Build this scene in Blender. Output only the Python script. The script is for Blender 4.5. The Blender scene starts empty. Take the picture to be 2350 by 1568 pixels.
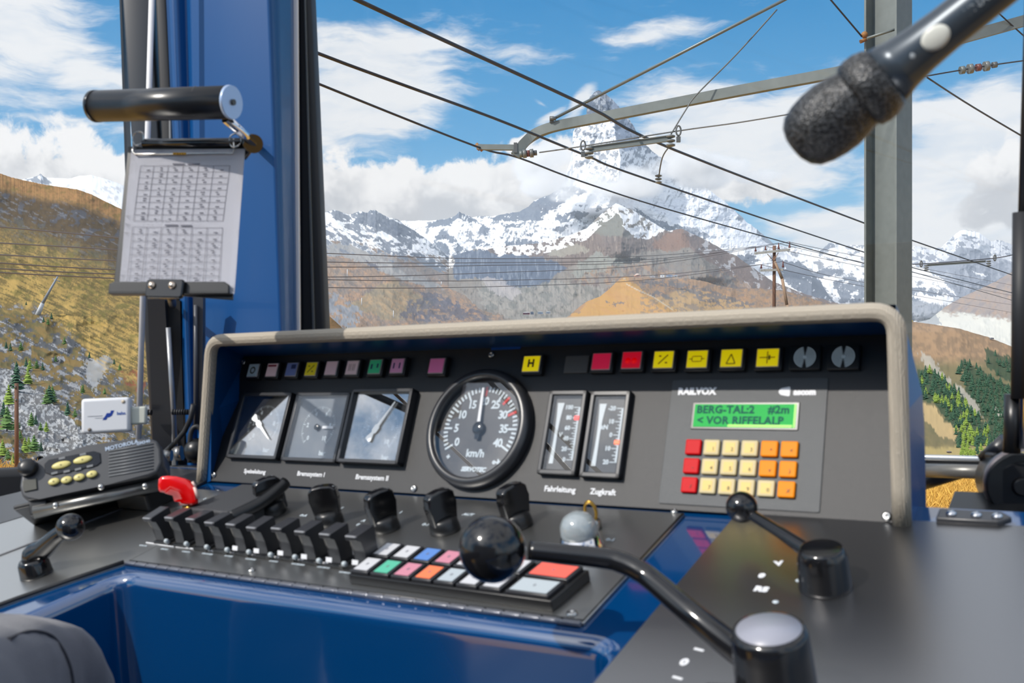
import bpy, bmesh, math, random
import numpy as np
from mathutils import Vector, Matrix

# ---------------------------------------------------------------- camera, sky, sun, exposure
F = 2230.0                      # focal length in pixels of the 2350 px wide frame
EYE = Vector((0.0, 0.0, 2.8))   # eye height above the meadow
sc = bpy.context.scene
COL = sc.collection
cam_d = bpy.data.cameras.new('camera')
cam_d.sensor_width = 36.0
cam_d.lens = 36.0 * F / 2350.0
cam_d.clip_start = 0.02
cam_d.clip_end = 40000.0
cam_d.dof.use_dof = True
cam_d.dof.focus_distance = 14.0
cam_d.dof.aperture_fstop = 12.5
cam = bpy.data.objects.new('camera', cam_d)
COL.objects.link(cam)
cam.location = EYE
cam.rotation_euler = (math.pi / 2, 0, 0)
sc.camera = cam
sc.view_settings.view_transform = 'Standard'
sc.view_settings.look = 'None'
sc.view_settings.gamma = 1.0
sc.view_settings.use_curve_mapping = False
sc.view_settings.exposure = 0.0
sc.cycles.max_bounces = 8
sc.cycles.diffuse_bounces = 2
sc.cycles.glossy_bounces = 3
sc.cycles.transparent_max_bounces = 12
sc.cycles.transmission_bounces = 4
sc.cycles.volume_bounces = 6
sc.cycles.volume_step_rate = 2.5
sc.cycles.volume_max_steps = 48
sc.cycles.sample_clamp_indirect = 6.0
sc.cycles.caustics_reflective = False
sc.cycles.caustics_refractive = False

SUN_DIR = Vector((-0.64, -0.42, 0.62)).normalized()
sun_d = bpy.data.lights.new('sun', 'SUN')
sun_d.energy = 3.3
sun_d.angle = math.radians(0.8)
sun_d.color = (1.0, 0.94, 0.86)
sun = bpy.data.objects.new('sun', sun_d)
COL.objects.link(sun)
sun.location = (-30, -15, 30)
sun.rotation_euler = SUN_DIR.to_track_quat('Z', 'Y').to_euler()


class NT:
    """small node-tree builder"""
    def __init__(s, nt):
        s.nt = nt

    def n(s, t, ins=None, **kw):
        nd = s.nt.nodes.new(t)
        for k, v in kw.items():
            setattr(nd, k, v)
        for k, v in (ins or {}).items():
            if isinstance(v, bpy.types.NodeSocket):
                s.nt.links.new(v, nd.inputs[k])
            else:
                nd.inputs[k].default_value = v
        return nd

    def m(s, op, a, b=None, c=None, clamp=False):
        nd = s.n('ShaderNodeMath', operation=op, use_clamp=clamp)
        for i, v in enumerate((a, b, c)):
            if v is None:
                continue
            if isinstance(v, bpy.types.NodeSocket):
                s.nt.links.new(v, nd.inputs[i])
            else:
                nd.inputs[i].default_value = v
        return nd.outputs[0]

    def mix(s, f, a, b):
        nd = s.n('ShaderNodeMix', data_type='RGBA')
        for i, v in ((0, f), (6, a), (7, b)):
            if isinstance(v, bpy.types.NodeSocket):
                s.nt.links.new(v, nd.inputs[i])
            else:
                nd.inputs[i].default_value = v if i == 0 else (*v[:3], 1)
        return nd.outputs[2]

    def sstep(s, x, a, b):
        nd = s.n('ShaderNodeMapRange', interpolation_type='SMOOTHSTEP')
        s.nt.links.new(x, nd.inputs[0])
        nd.inputs[1].default_value = a
        nd.inputs[2].default_value = b
        return nd.outputs[0]


def azel(px, py):
    x, z = (px - 1175) / F, (784 - py) / F
    return math.atan2(x, 1.0), math.atan2(z, math.hypot(x, 1.0))


def build_sky():
    w = bpy.data.worlds.new('alpine_sky')
    sc.world = w
    w.use_nodes = True
    w.cycles.sampling_method = 'MANUAL'
    w.cycles.sample_map_resolution = 512
    t = NT(w.node_tree)
    t.nt.nodes.clear()
    tc = t.n('ShaderNodeTexCoord')
    sp = t.n('ShaderNodeSeparateXYZ', {0: tc.outputs['Generated']})
    x, y, z = sp.outputs
    az = t.m('ARCTAN2', x, y)
    hyp = t.m('SQRT', t.m('ADD', t.m('MULTIPLY', x, x), t.m('MULTIPLY', y, y)))
    el = t.m('ARCTAN2', z, hyp)
    # clear-sky gradient by elevation
    ramp = t.n('ShaderNodeValToRGB', {0: t.m('DIVIDE', el, 1.2)})
    cr = ramp.color_ramp
    stops = [(0.0, (0.36, 0.60, 0.82)), (0.10, (0.24, 0.54, 0.82)), (0.17, (0.12, 0.40, 0.73)),
             (0.28, (0.055, 0.285, 0.61)), (0.6, (0.04, 0.19, 0.46)), (1.0, (0.03, 0.12, 0.36))]
    cr.elements[0].position, cr.elements[0].color = stops[0][0], (*stops[0][1], 1)
    cr.elements[1].position, cr.elements[1].color = stops[1][0], (*stops[1][1], 1)
    for p, c in stops[2:]:
        e = cr.elements.new(p)
        e.color = (*c, 1)
    pos = t.n('ShaderNodeCombineXYZ', {0: az, 1: el, 2: 0.0}).outputs[0]
    # warped noises
    wn = t.n('ShaderNodeTexNoise', {'Vector': pos, 'Scale': 14.0, 'Detail': 3.0}, noise_dimensions='2D')
    wv = t.n('ShaderNodeVectorMath', {0: wn.outputs['Color'], 1: (0.5, 0.5, 0.5)}, operation='SUBTRACT').outputs[0]
    wv = t.n('ShaderNodeVectorMath', {0: wv, 1: (0.030, 0.022, 0)}, operation='MULTIPLY').outputs[0]
    wpos = t.n('ShaderNodeVectorMath', {0: pos, 1: wv}, operation='ADD').outputs[0]
    cum = t.n('ShaderNodeTexNoise', {'Vector': wpos, 'Scale': 20.0, 'Detail': 9.0, 'Roughness': 0.60}, noise_dimensions='2D').outputs[0]
    # streaky cirrus, slanted
    mp = t.n('ShaderNodeMapping', {'Vector': wpos, 'Rotation': (0, 0, 0.20), 'Scale': (3.6, 15.0, 1)})
    cir = t.n('ShaderNodeTexNoise', {'Vector': mp.outputs[0], 'Scale': 2.2, 'Detail': 9.0, 'Roughness': 0.60}, noise_dimensions='2D').outputs[0]
    cumc = t.m('SUBTRACT', cum, 0.5)
    circ = t.m('SUBTRACT', cir, 0.5)

    def blob(px, py, rx, ry, rot=0.0, amp=1.0, prev=None):
        """soft elliptical region of sky, in azimuth and elevation"""
        a, e = azel(px, py)
        k = 1.0 / F
        mpn = t.n('ShaderNodeMapping', {'Vector': pos, 'Location': (a, e, 0), 'Rotation': (0, 0, rot), 'Scale': (rx * k, ry * k, 1)}, vector_type='TEXTURE')
        l = t.n('ShaderNodeVectorMath', {0: mpn.outputs[0]}, operation='LENGTH').outputs['Value']
        g = t.m('MULTIPLY_ADD', l, -amp, amp)
        return g if prev is None else t.m('MAXIMUM', prev, g)

    # cumulus banks (sharp, billowy)
    C = None
    for b in [(90, 440, 200, 165, 0.0, 1), (240, 450, 130, 120, 0, 1), (-90, 420, 200, 160, 0, 1), (20, 385, 90, 90, 0, 1),
              (745, 450, 130, 130, 0, 1.1), (860, 470, 210, 120, 0.0, 1.3), (1040, 470, 200, 108, 0, 1.3),
              (1190, 450, 170, 120, 0.1, 1.3), (1270, 400, 130, 100, 0.5, 1.1), (1190, 335, 50, 24, .6, .8),
              (2330, 420, 130, 130, 0, .8), (1560, 415, 190, 62, -0.1, 1), (1700, 420, 160, 50, -0.1, .9), (1480, 380, 130, 70, 0, 1)]:
        C = blob(*b, prev=C)
    C = t.m('MAXIMUM', C, -1.0)
    cden = t.sstep(t.m('ADD', C, t.m('MULTIPLY', cumc, 1.5)), 0.10, 0.36)
    # high thin cloud (soft, streaked)
    S = None
    for b in [(-480, -330, 620, 420, 0, 2.2), (40, 70, 270, 120, -0.35, 1), (-60, 150, 220, 80, -0.2, .9), (0, 180, 90, 20, 0, .7), (150, 275, 150, 16, 0, .5),  # first entry: unseen cloud, added to brighten the left plate's reflection
              (760, 130, 240, 80, 0.15, 1.1), (850, 200, 260, 150, 0.2, 1.5), (760, 260, 130, 110, 0.3, 1.3),
              (1480, 82, 140, 34, 0.12, .8), (1180, 120, 240, 36, 0.25, .16), (1330, 235, 60, 26, 0.9, 1.3), (1270, 262, 60, 14, 0.5, .9), (1245, 240, 34, 10, -0.5, .8),
              (1600, 270, 260, 100, 0.08, 1.1), (1760, 330, 330, 140, 0.02, 1.4), (1930, 270, 220, 110, 0.05, 1.1), (1850, 400, 200, 50, 0.0, .9),
              (1930, 530, 220, 66, 0.02, 1.5), (2240, 380, 290, 190, 0, 1.8), (2200, 520, 260, 80, 0, 1.8), (2300, 210, 200, 60, .1, .8), (1800, 540, 90, 30, 0, .8)]:
        S = blob(*b, prev=S)
    S = t.m('MAXIMUM', S, -1.0)
    sden = t.sstep(t.m('ADD', S, t.m('MULTIPLY', circ, 2.1)), -0.05, 0.75)
    # cloud cover all around, out of the picture
    far = t.sstep(t.m('ABSOLUTE', az), 0.60, 0.85)
    amb = t.n('ShaderNodeTexNoise', {'Vector': tc.outputs['Generated'], 'Scale': 3.0, 'Detail': 8.0, 'Roughness': 0.6}).outputs[0]
    aden = t.m('MULTIPLY', t.sstep(amb, 0.43, 0.62), far)
    top = t.m('MULTIPLY', t.sstep(el, 0.42, 0.62), t.sstep(amb, 0.34, 0.50))
    aden = t.m('MAXIMUM', aden, top)
    sden = t.m('MAXIMUM', sden, aden)
    # colours
    shade = t.sstep(t.m('ADD', t.m('MULTIPLY', cumc, 1.3), t.m('MULTIPLY', t.m('SUBTRACT', el, azel(900, 468)[1]), 11.0)), -0.2, 0.36)
    ccol = t.mix(shade, (0.60, 0.62, 0.66), (0.97, 0.97, 0.98))
    scol = t.mix(t.sstep(cir, 0.35, 0.62), (0.78, 0.83, 0.90), (0.92, 0.93, 0.95))
    # clouds shine where they stand near the sun
    gl = t.n('ShaderNodeVectorMath', {0: tc.outputs['Generated'], 1: tuple(SUN_DIR)}, operation='DOT_PRODUCT').outputs['Value']
    glow = t.m('ADD', 1.0, t.m('MULTIPLY', t.m('POWER', t.m('MAXIMUM', gl, 0.0), 6.0), 1.6))
    scol = t.n('ShaderNodeVectorMath', {0: scol, 'Scale': glow}, operation='SCALE').outputs[0]
    col = t.mix(t.m('MULTIPLY', sden, 0.95), ramp.outputs[0], scol)
    col = t.mix(cden, col, ccol)
    col = t.mix(t.sstep(el, -0.03, -0.10), col, (0.17, 0.15, 0.12))   # the land below the horizon, out of the picture
    bg = t.n('ShaderNodeBackground', {'Color': col, 'Strength': 1.0})
    out = t.n('ShaderNodeOutputWorld', {'Surface': bg.outputs[0]})


build_sky()


# ---------------------------------------------------------------- helpers
def pt(px, py, d):
    """world point seen at that place of the picture, at forward distance d"""
    return Vector(((px - 1175) / F * d, d, (784 - py) / F * d)) + EYE


def srgb(*c):
    if len(c) == 1:
        c = tuple(int(c[0][i:i + 2], 16) for i in (0, 2, 4))
    return tuple((v / 255 / 12.92) if v / 255 <= 0.04045 else ((v / 255 + 0.055) / 1.055) ** 2.4 for v in c)


MATS = {}


def mat(name, col, rough=0.5, metal=0.0, emit=0.0, bump=0.0, bscale=200.0, spec=0.5, vary=0.0, coat=0.0, sheen=0.0, alpha=1.0, emcol=None):
    if name in MATS:
        return MATS[name]
    m = bpy.data.materials.new(name)
    m.use_nodes = True
    t = NT(m.node_tree)
    b = m.node_tree.nodes['Principled BSDF']
    b.inputs['Base Color'].default_value = (*col, 1)
    b.inputs['Roughness'].default_value = rough
    b.inputs['Metallic'].default_value = metal
    b.inputs['Specular IOR Level'].default_value = spec
    b.inputs['Coat Weight'].default_value = coat
    b.inputs['Sheen Weight'].default_value = sheen
    if emit:
        b.inputs['Emission Color'].default_value = (*(emcol or col), 1)
        b.inputs['Emission Strength'].default_value = emit
    tc = t.n('ShaderNodeTexCoord')
    nz = t.n('ShaderNodeTexNoise', {'Vector': tc.outputs['Object'], 'Scale': bscale, 'Detail': 4.0})
    if vary:
        mx = t.mix(nz.outputs[0], tuple(max(0, c * (1 - vary)) for c in col), tuple(min(1, c * (1 + vary)) for c in col))
        m.node_tree.links.new(mx, b.inputs['Base Color'])
    if bump:
        bp = t.n('ShaderNodeBump', {'Height': nz.outputs[0], 'Strength': bump, 'Distance': 0.002})
        m.node_tree.links.new(bp.outputs[0], b.inputs['Normal'])
    if alpha < 1:
        b.inputs['Alpha'].default_value = alpha
    MATS[name] = m
    return m


def tag(o, label=None, cat=None, group=None, kind=None):
    for k, v in (('label', label), ('category', cat), ('group', group), ('kind', kind)):
        if v:
            o[k] = v
    return o


def link(name, me, m=None, parent=None, mw=None):
    o = bpy.data.objects.new(name, me)
    COL.objects.link(o)
    if m is not None and len(me.materials) == 0:
        me.materials.append(m)
    if parent is not None:
        o.parent = parent
    if mw is not None:
        o.matrix_basis = mw
    return o


def empty(name, mw, label=None, cat=None, group=None):
    o = bpy.data.objects.new(name, None)
    o.empty_display_size = 0.02
    COL.objects.link(o)
    o.matrix_world = mw
    tag(o, label, cat, group)
    return o


def frame(o, x, y, z):
    return Matrix(((x[0], y[0], z[0], o[0]), (x[1], y[1], z[1], o[1]), (x[2], y[2], z[2], o[2]), (0, 0, 0, 1)))


T_ = Matrix.Translation


def R_(a, ax):
    return Matrix.Rotation(math.radians(a), 4, ax)


class B:
    """collects shapes into one bmesh, in local coordinates"""
    def __init__(s):
        s.bm = bmesh.new()
        s.mats = []
        s.cur = 0

    def use(s, m):
        if m not in s.mats:
            s.mats.append(m)
        s.cur = s.mats.index(m)
        return s

    def _fin(s, faces, smooth=False):
        for f in faces:
            f.material_index = s.cur
            f.smooth = smooth

    def box(s, c, d, mw=None, bev=0.0, seg=2):
        m = T_(Vector(c)) @ Matrix.Diagonal((d[0], d[1], d[2], 1))
        if mw is not None:
            m = mw @ m
        r = bmesh.ops.create_cube(s.bm, size=1.0, matrix=m)
        vs = r['verts']
        fs = list({f for v in vs for f in v.link_faces})
        if bev:
            es = list({e for v in vs for e in v.link_edges})
            r2 = bmesh.ops.bevel(s.bm, geom=es, offset=bev, segments=seg, profile=0.5, affect='EDGES')
            fs = list({f for v in vs if v.is_valid for f in v.link_faces} | set(r2['faces']))
        s._fin(fs, bool(bev))
        return s

    def prism(s, pts, z0, z1, mw=None, bev=0.0, seg=2):
        """extrude the polygon pts (x,y) from z0 to z1"""
        M = mw or Matrix()
        lo = [s.bm.verts.new(M @ Vector((p[0], p[1], z0))) for p in pts]
        hi = [s.bm.verts.new(M @ Vector((p[0], p[1], z1))) for p in pts]
        n = len(pts)
        fs = [s.bm.faces.new(lo[::-1]), s.bm.faces.new(hi)]
        for i in range(n):
            fs.append(s.bm.faces.new((lo[i], lo[(i + 1) % n], hi[(i + 1) % n], hi[i])))
        if bev:
            es = list({e for f in fs for e in f.edges})
            r2 = bmesh.ops.bevel(s.bm, geom=es, offset=bev, segments=seg, profile=0.5, affect='EDGES')
            fs = list({f for v in lo + hi if v.is_valid for f in v.link_faces} | set(r2['faces']) | {f for f in fs if f.is_valid})
        s._fin(fs, bool(bev))
        return s

    def lathe(s, prof, n=32, mw=None, smooth=True, caps=True):
        """profile (r,z) around z"""
        M = mw or Matrix()
        rings = []
        for r, z in prof:
            if r <= 1e-6:
                rings.append([s.bm.verts.new(M @ Vector((0, 0, z)))])
            else:
                rings.append([s.bm.verts.new(M @ Vector((r * math.cos(2 * math.pi * i / n), r * math.sin(2 * math.pi * i / n), z))) for i in range(n)])
        fs = []
        for a, b in zip(rings[:-1], rings[1:]):
            for i in range(n):
                j = (i + 1) % n
                if len(a) == 1 and len(b) == 1:
                    continue
                if len(a) == 1:
                    fs.append(s.bm.faces.new((a[0], b[i], b[j])))
                elif len(b) == 1:
                    fs.append(s.bm.faces.new((a[i], a[j], b[0])))
                else:
                    fs.append(s.bm.faces.new((a[i], a[j], b[j], b[i])))
        s._fin(fs, smooth)
        if caps:
            cf = []
            if len(rings[0]) > 1:
                cf.append(s.bm.faces.new(rings[0][::-1]))
            if len(rings[-1]) > 1:
                cf.append(s.bm.faces.new(rings[-1]))
            s._fin(cf, False)
        return s

    def cyl(s, p0, p1, r0, r1=None, n=20, smooth=True):
        p0, p1 = Vector(p0), Vector(p1)
        q = (p1 - p0).to_track_quat('Z', 'Y').to_matrix().to_4x4()
        return s.lathe([(r0, 0), (r0 if r1 is None else r1, (p1 - p0).length)], n, T_(p0) @ q, smooth)

    def ball(s, c, r, n=32, sc_=(1, 1, 1), mw=None):
        k = n // 2
        M = (mw or Matrix()) @ T_(Vector(c)) @ Matrix.Diagonal((*sc_, 1))
        return s.lathe([(r * math.sin(math.pi * i / k) if 0 < i < k else 0, -r * math.cos(math.pi * i / k)) for i in range(k + 1)], n, M, True, False)

    def tube(s, pts, r, n=10, closed=False, squash=None):
        """round tube along points; r may be a list"""
        P = [Vector(p) for p in pts]
        k = len(P)
        rs = r if isinstance(r, (list, tuple)) else [r] * k
        up = None
        rings = []
        for i in range(k):
            a = P[(i - 1) % k] if (closed or i > 0) else P[i]
            b = P[(i + 1) % k] if (closed or i < k - 1) else P[i]
            d = (b - a).normalized()
            if up is None:
                up = Vector((0, 0, 1)) if abs(d.z) < 0.9 else Vector((1, 0, 0))
            sd = d.cross(up).normalized()
            up = sd.cross(d).normalized()
            ring = []
            for j in range(n):
                t = 2 * math.pi * j / n
                off = sd * math.cos(t) * rs[i] + up * math.sin(t) * rs[i]
                ring.append(s.bm.verts.new(P[i] + off))
            rings.append(ring)
        fs = []
        for i in range(k if closed else k - 1):
            a, b = rings[i], rings[(i + 1) % k]
            for j in range(n):
                l = (j + 1) % n
                fs.append(s.bm.faces.new((a[j], a[l], b[l], b[j])))
        s._fin(fs, True)
        if not closed:
            s._fin([s.bm.faces.new(rings[0][::-1]), s.bm.faces.new(rings[-1])], False)
        return s

    def quad(s, a, b, c, d, flip=False):
        vs = [s.bm.verts.new(Vector(v)) for v in (a, b, c, d)]
        s._fin([s.bm.faces.new(vs[::-1] if flip else vs)])
        return s

    def mesh(s, name):
        bmesh.ops.recalc_face_normals(s.bm, faces=s.bm.faces[:])
        me = bpy.data.meshes.new(name)
        s.bm.to_mesh(me)
        s.bm.free()
        for m in s.mats:
            me.materials.append(m)
        return me

    def put(s, name, m=None, parent=None, mw=None):
        return link(name, s.mesh(name), m, parent, mw)


def smooth_path(pts, n=8, closed=False):
    """Catmull-Rom through the points"""
    P = [Vector(p) for p in pts]
    out = []
    k = len(P)
    for i in range(k if closed else k - 1):
        p0 = P[(i - 1) % k] if (closed or i > 0) else P[0]
        p1, p2 = P[i], P[(i + 1) % k]
        p3 = P[(i + 2) % k] if (closed or i < k - 2) else P[-1]
        for j in range(n):
            t = j / n
            out.append(0.5 * ((2 * p1) + (p2 - p0) * t + (2 * p0 - 5 * p1 + 4 * p2 - p3) * t * t + (3 * p1 - p0 - 3 * p2 + p3) * t ** 3))
    if not closed:
        out.append(P[-1])
    return out


def round_rect(x0, y0, x1, y1, r, n=4):
    pts = []
    for cx, cy, a in ((x1 - r, y1 - r, 0), (x0 + r, y1 - r, 90), (x0 + r, y0 + r, 180), (x1 - r, y0 + r, 270)):
        for i in range(n + 1):
            t = math.radians(a + 90 * i / n)
            pts.append((cx + r * math.cos(t), cy + r * math.sin(t)))
    return pts


_TXT = {}


def text_mesh(body, size, depth=0.0002, align='CENTER', shear=0.0, bold=0.0, space=1.0):
    key = (body, size, depth, align, shear, bold, space)
    if key in _TXT:
        return _TXT[key]
    cu = bpy.data.curves.new('lettering', 'FONT')
    cu.body = body
    cu.size = size
    cu.extrude = depth
    cu.align_x = align
    cu.align_y = 'CENTER'
    cu.shear = shear
    cu.offset = bold
    cu.space_character = space
    cu.resolution_u = 2
    o = bpy.data.objects.new('lettering', cu)
    COL.objects.link(o)
    dg = bpy.context.evaluated_depsgraph_get()
    me = bpy.data.meshes.new_from_object(o.evaluated_get(dg))
    bpy.data.objects.remove(o)
    bpy.data.curves.remove(cu)
    _TXT[key] = me
    return me


def text(body, size, m, parent, mw, name='lettering', **kw):
    me = text_mesh(body, size, **kw).copy()
    me.materials.clear()
    me.materials.append(m)
    return link(name, me, m, parent, mw)

# ---------------------------------------------------------------- landscape
def _hash(ix, iy, seed):
    h = (ix.astype(np.int64) * 374761393 + iy.astype(np.int64) * 668265263 + seed * 974634777) & 0xFFFFFFFF
    h = ((h ^ (h >> 13)) * 1274126177) & 0xFFFFFFFF
    return ((h ^ (h >> 16)) & 0xFFFF) / 65535.0


def vnoise(x, y, seed=0):
    ix, iy = np.floor(x), np.floor(y)
    fx, fy = x - ix, y - iy
    fx, fy = fx * fx * (3 - 2 * fx), fy * fy * (3 - 2 * fy)
    a, b = _hash(ix, iy, seed), _hash(ix + 1, iy, seed)
    c, d = _hash(ix, iy + 1, seed), _hash(ix + 1, iy + 1, seed)
    return (a + (b - a) * fx) * (1 - fy) + (c + (d - c) * fx) * fy


def fbm(x, y, seed=0, octv=5, ridged=False, gain=0.5):
    s, a, t = 0, 1.0, 0
    for o in range(octv):
        n = vnoise(x * 2 ** o + 17.3 * o, y * 2 ** o - 9.1 * o, seed + o)
        if ridged:
            n = 1 - np.abs(2 * n - 1)
        s = s + n * a
        t += a
        a *= gain
    return s / t


def ip(xs, pts):
    p = np.array(pts, float)
    return np.interp(xs, p[:, 0], p[:, 1])


def inpoly(x, y, poly):
    r = np.zeros(x.shape, bool)
    n = len(poly)
    for i in range(n):
        x1, y1 = poly[i]
        x2, y2 = poly[(i + 1) % n]
        c = ((y1 > y) != (y2 > y)) & (x < (x2 - x1) * (y - y1) / ((y2 - y1) or 1e-9) + x1)
        r ^= c
    return r


def ss(x, a, b):
    t = np.clip((x - a) / (b - a), 0, 1)
    return t * t * (3 - 2 * t)


def land_mat(name, rough=0.9):
    m = bpy.data.materials.new(name)
    m.use_nodes = True
    t = NT(m.node_tree)
    b = m.node_tree.nodes['Principled BSDF']
    at = t.n('ShaderNodeVertexColor', layer_name='ground_colour')
    m.node_tree.links.new(at.outputs[0], b.inputs['Base Color'])
    b.inputs['Roughness'].default_value = rough
    b.inputs['Specular IOR Level'].default_value = 0.1
    return m


LAND = land_mat('rock_snow_and_grass')


def terrain(name, xs, rows, colour, disp=(60, 20), seed=1, ridges=(), jag=1.5, stretch=(40, 26), back=(1500, 90), noise_rot=0.0, octd=6):
    """A mountainside lofted through contour lines (crest first). rows = (distance, [(px,py)..], subdivisions)"""
    xs = np.asarray(xs, float)
    n = len(xs)
    D, Y, T = [], [], []
    kr = len(rows)
    for k in range(kr):
        d0, c0, sub = rows[k]
        d0 = ip(xs, d0) if isinstance(d0, list) else np.full(n, float(d0))
        y0 = ip(xs, c0)
        if k == 0:  # far side, behind the crest
            D.append(d0 + back[0]); Y.append(y0 + back[1]); T.append(np.full(n, -1.0))
            D.append(d0 + back[0] * 0.2); Y.append(y0 + back[1] * 0.15); T.append(np.full(n, -0.2))
            crest = y0
        if k == kr - 1:
            D.append(d0); Y.append(y0); T.append(np.full(n, float(k)))
            break
        d1, c1, _ = rows[k + 1]
        d1 = ip(xs, d1) if isinstance(d1, list) else np.full(n, float(d1))
        y1 = np.maximum(ip(xs, c1), y0 + 2)
        for j in range(sub):
            f_ = j / sub
            D.append(d0 + (d1 - d0) * f_); Y.append(y0 + (y1 - y0) * f_); T.append(np.full(n, k + f_))
    D, Y, T = np.array(D), np.array(Y), np.array(T)
    X = np.broadcast_to(xs, D.shape).copy()
    c, s_ = math.cos(noise_rot), math.sin(noise_rot)
    U_, V_ = (X * c + Y * s_) / stretch[0], (-X * s_ + Y * c) / stretch[1]
    r1 = fbm(U_, V_, seed, octd, True)
    r2 = fbm(U_ * 5.3, V_ * 5.3, seed + 40, 4, True, 0.6)
    fade = ss(T, -0.1, 0.12)
    D = D - ((r1 - 0.5) * disp[0] + (r2 - 0.5) * disp[1]) * (0.25 + 0.75 * fade)
    for pts, h, wl, wr, y0, y1 in ridges:      # real spurs that stand out towards the valley
        rx = ip(Y.ravel(), [(p[1], p[0]) for p in pts]).reshape(Y.shape)
        dx = X - rx
        v = np.where(dx < 0, 1 + dx / wl, 1 - dx / wr)
        m_ = ss(Y, y0, y0 + 12) * (1 - ss(Y, y1 - 25, y1))
        D = D - h * np.clip(v, 0, 1) * m_
    jg = (fbm(X / 9.0, X * 0 + seed, seed + 7, 4, True, 0.6) - 0.55) * jag * 2
    Y2 = Y - jg * (1 - ss(T, 0.0, 0.25)) * (T >= -0.3)
    px = (X - 1175) / F * D
    pz = (784 - Y2) / F * D + EYE.z
    co = np.stack([px, D, pz], -1).reshape(-1, 3)
    nr = D.shape[0]
    i = np.arange(nr * n).reshape(nr, n)
    q = np.stack([i[:-1, :-1], i[1:, :-1], i[1:, 1:], i[:-1, 1:]], -1).reshape(-1, 4)
    me = bpy.data.meshes.new(name)
    me.vertices.add(len(co))
    me.vertices.foreach_set('co', co.astype(np.float32).ravel())
    me.loops.add(q.size)
    me.loops.foreach_set('vertex_index', q.astype(np.int32).ravel())
    me.polygons.add(len(q))
    me.polygons.foreach_set('loop_start', np.arange(0, q.size, 4, dtype=np.int32))
    me.polygons.foreach_set('use_smooth', np.ones(len(q), bool))
    me.update(calc_edges=True)
    wx = X + (fbm(X / 14, Y / 14, seed + 90, 4) - 0.5) * 22 + (fbm(X / 3.2, Y / 3.2, seed + 91, 3) - 0.5) * 9
    wy = Y + (fbm(X / 14, Y / 14, seed + 95, 4) - 0.5) * 14 + (fbm(X / 3.2, Y / 3.2, seed + 96, 3) - 0.5) * 7
    rgb = colour(X, Y, wx, wy, Y - crest, r1, r2)
    g_ = rgb.mean(-1, keepdims=True)
    sat = rgb.max(-1, keepdims=True) - rgb.min(-1, keepdims=True)
    notsnow = 1 - ss(g_, .55, .8)
    rgb = rgb * (1 - notsnow * .26) * (1 - .12 * notsnow) + g_ * .12 * notsnow * .74
    rgba = np.ones((nr * n, 4), np.float32)
    rgba[:, :3] = np.clip(rgb.reshape(-1, 3), 0, 1)
    ca = me.color_attributes.new('ground_colour', 'FLOAT_COLOR', 'POINT')
    ca.data.foreach_set('color', rgba.ravel())
    me.materials.append(LAND)
    o = bpy.data.objects.new(name, me)
    COL.objects.link(o)
    o['kind'] = 'structure'
    return o, (xs, D, Y)


def A3(*c):
    return np.array(srgb(*c))


def lay(base, mask, col):
    m = np.asarray(mask, float)[..., None]
    return base * (1 - m) + np.asarray(col) * m


def base_rgb(shape, col):
    return np.broadcast_to(np.asarray(col, float), shape + (3,)).copy()


SNOW = A3(238, 241, 246)
ROCKB = A3(112, 126, 148)
ROCKD = A3(84, 96, 116)
ROCKN = A3(140, 124, 118)
SCREE = A3(164, 166, 166)
BROWN = A3(176, 142, 112)
GOLD = A3(214, 160, 84)
ORNG = A3(205, 150, 100)


def speck(X, Y, sx, sy, seed, octv=6):
    return fbm(X / sx, Y / sy, seed, octv, False, 0.62)


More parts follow.
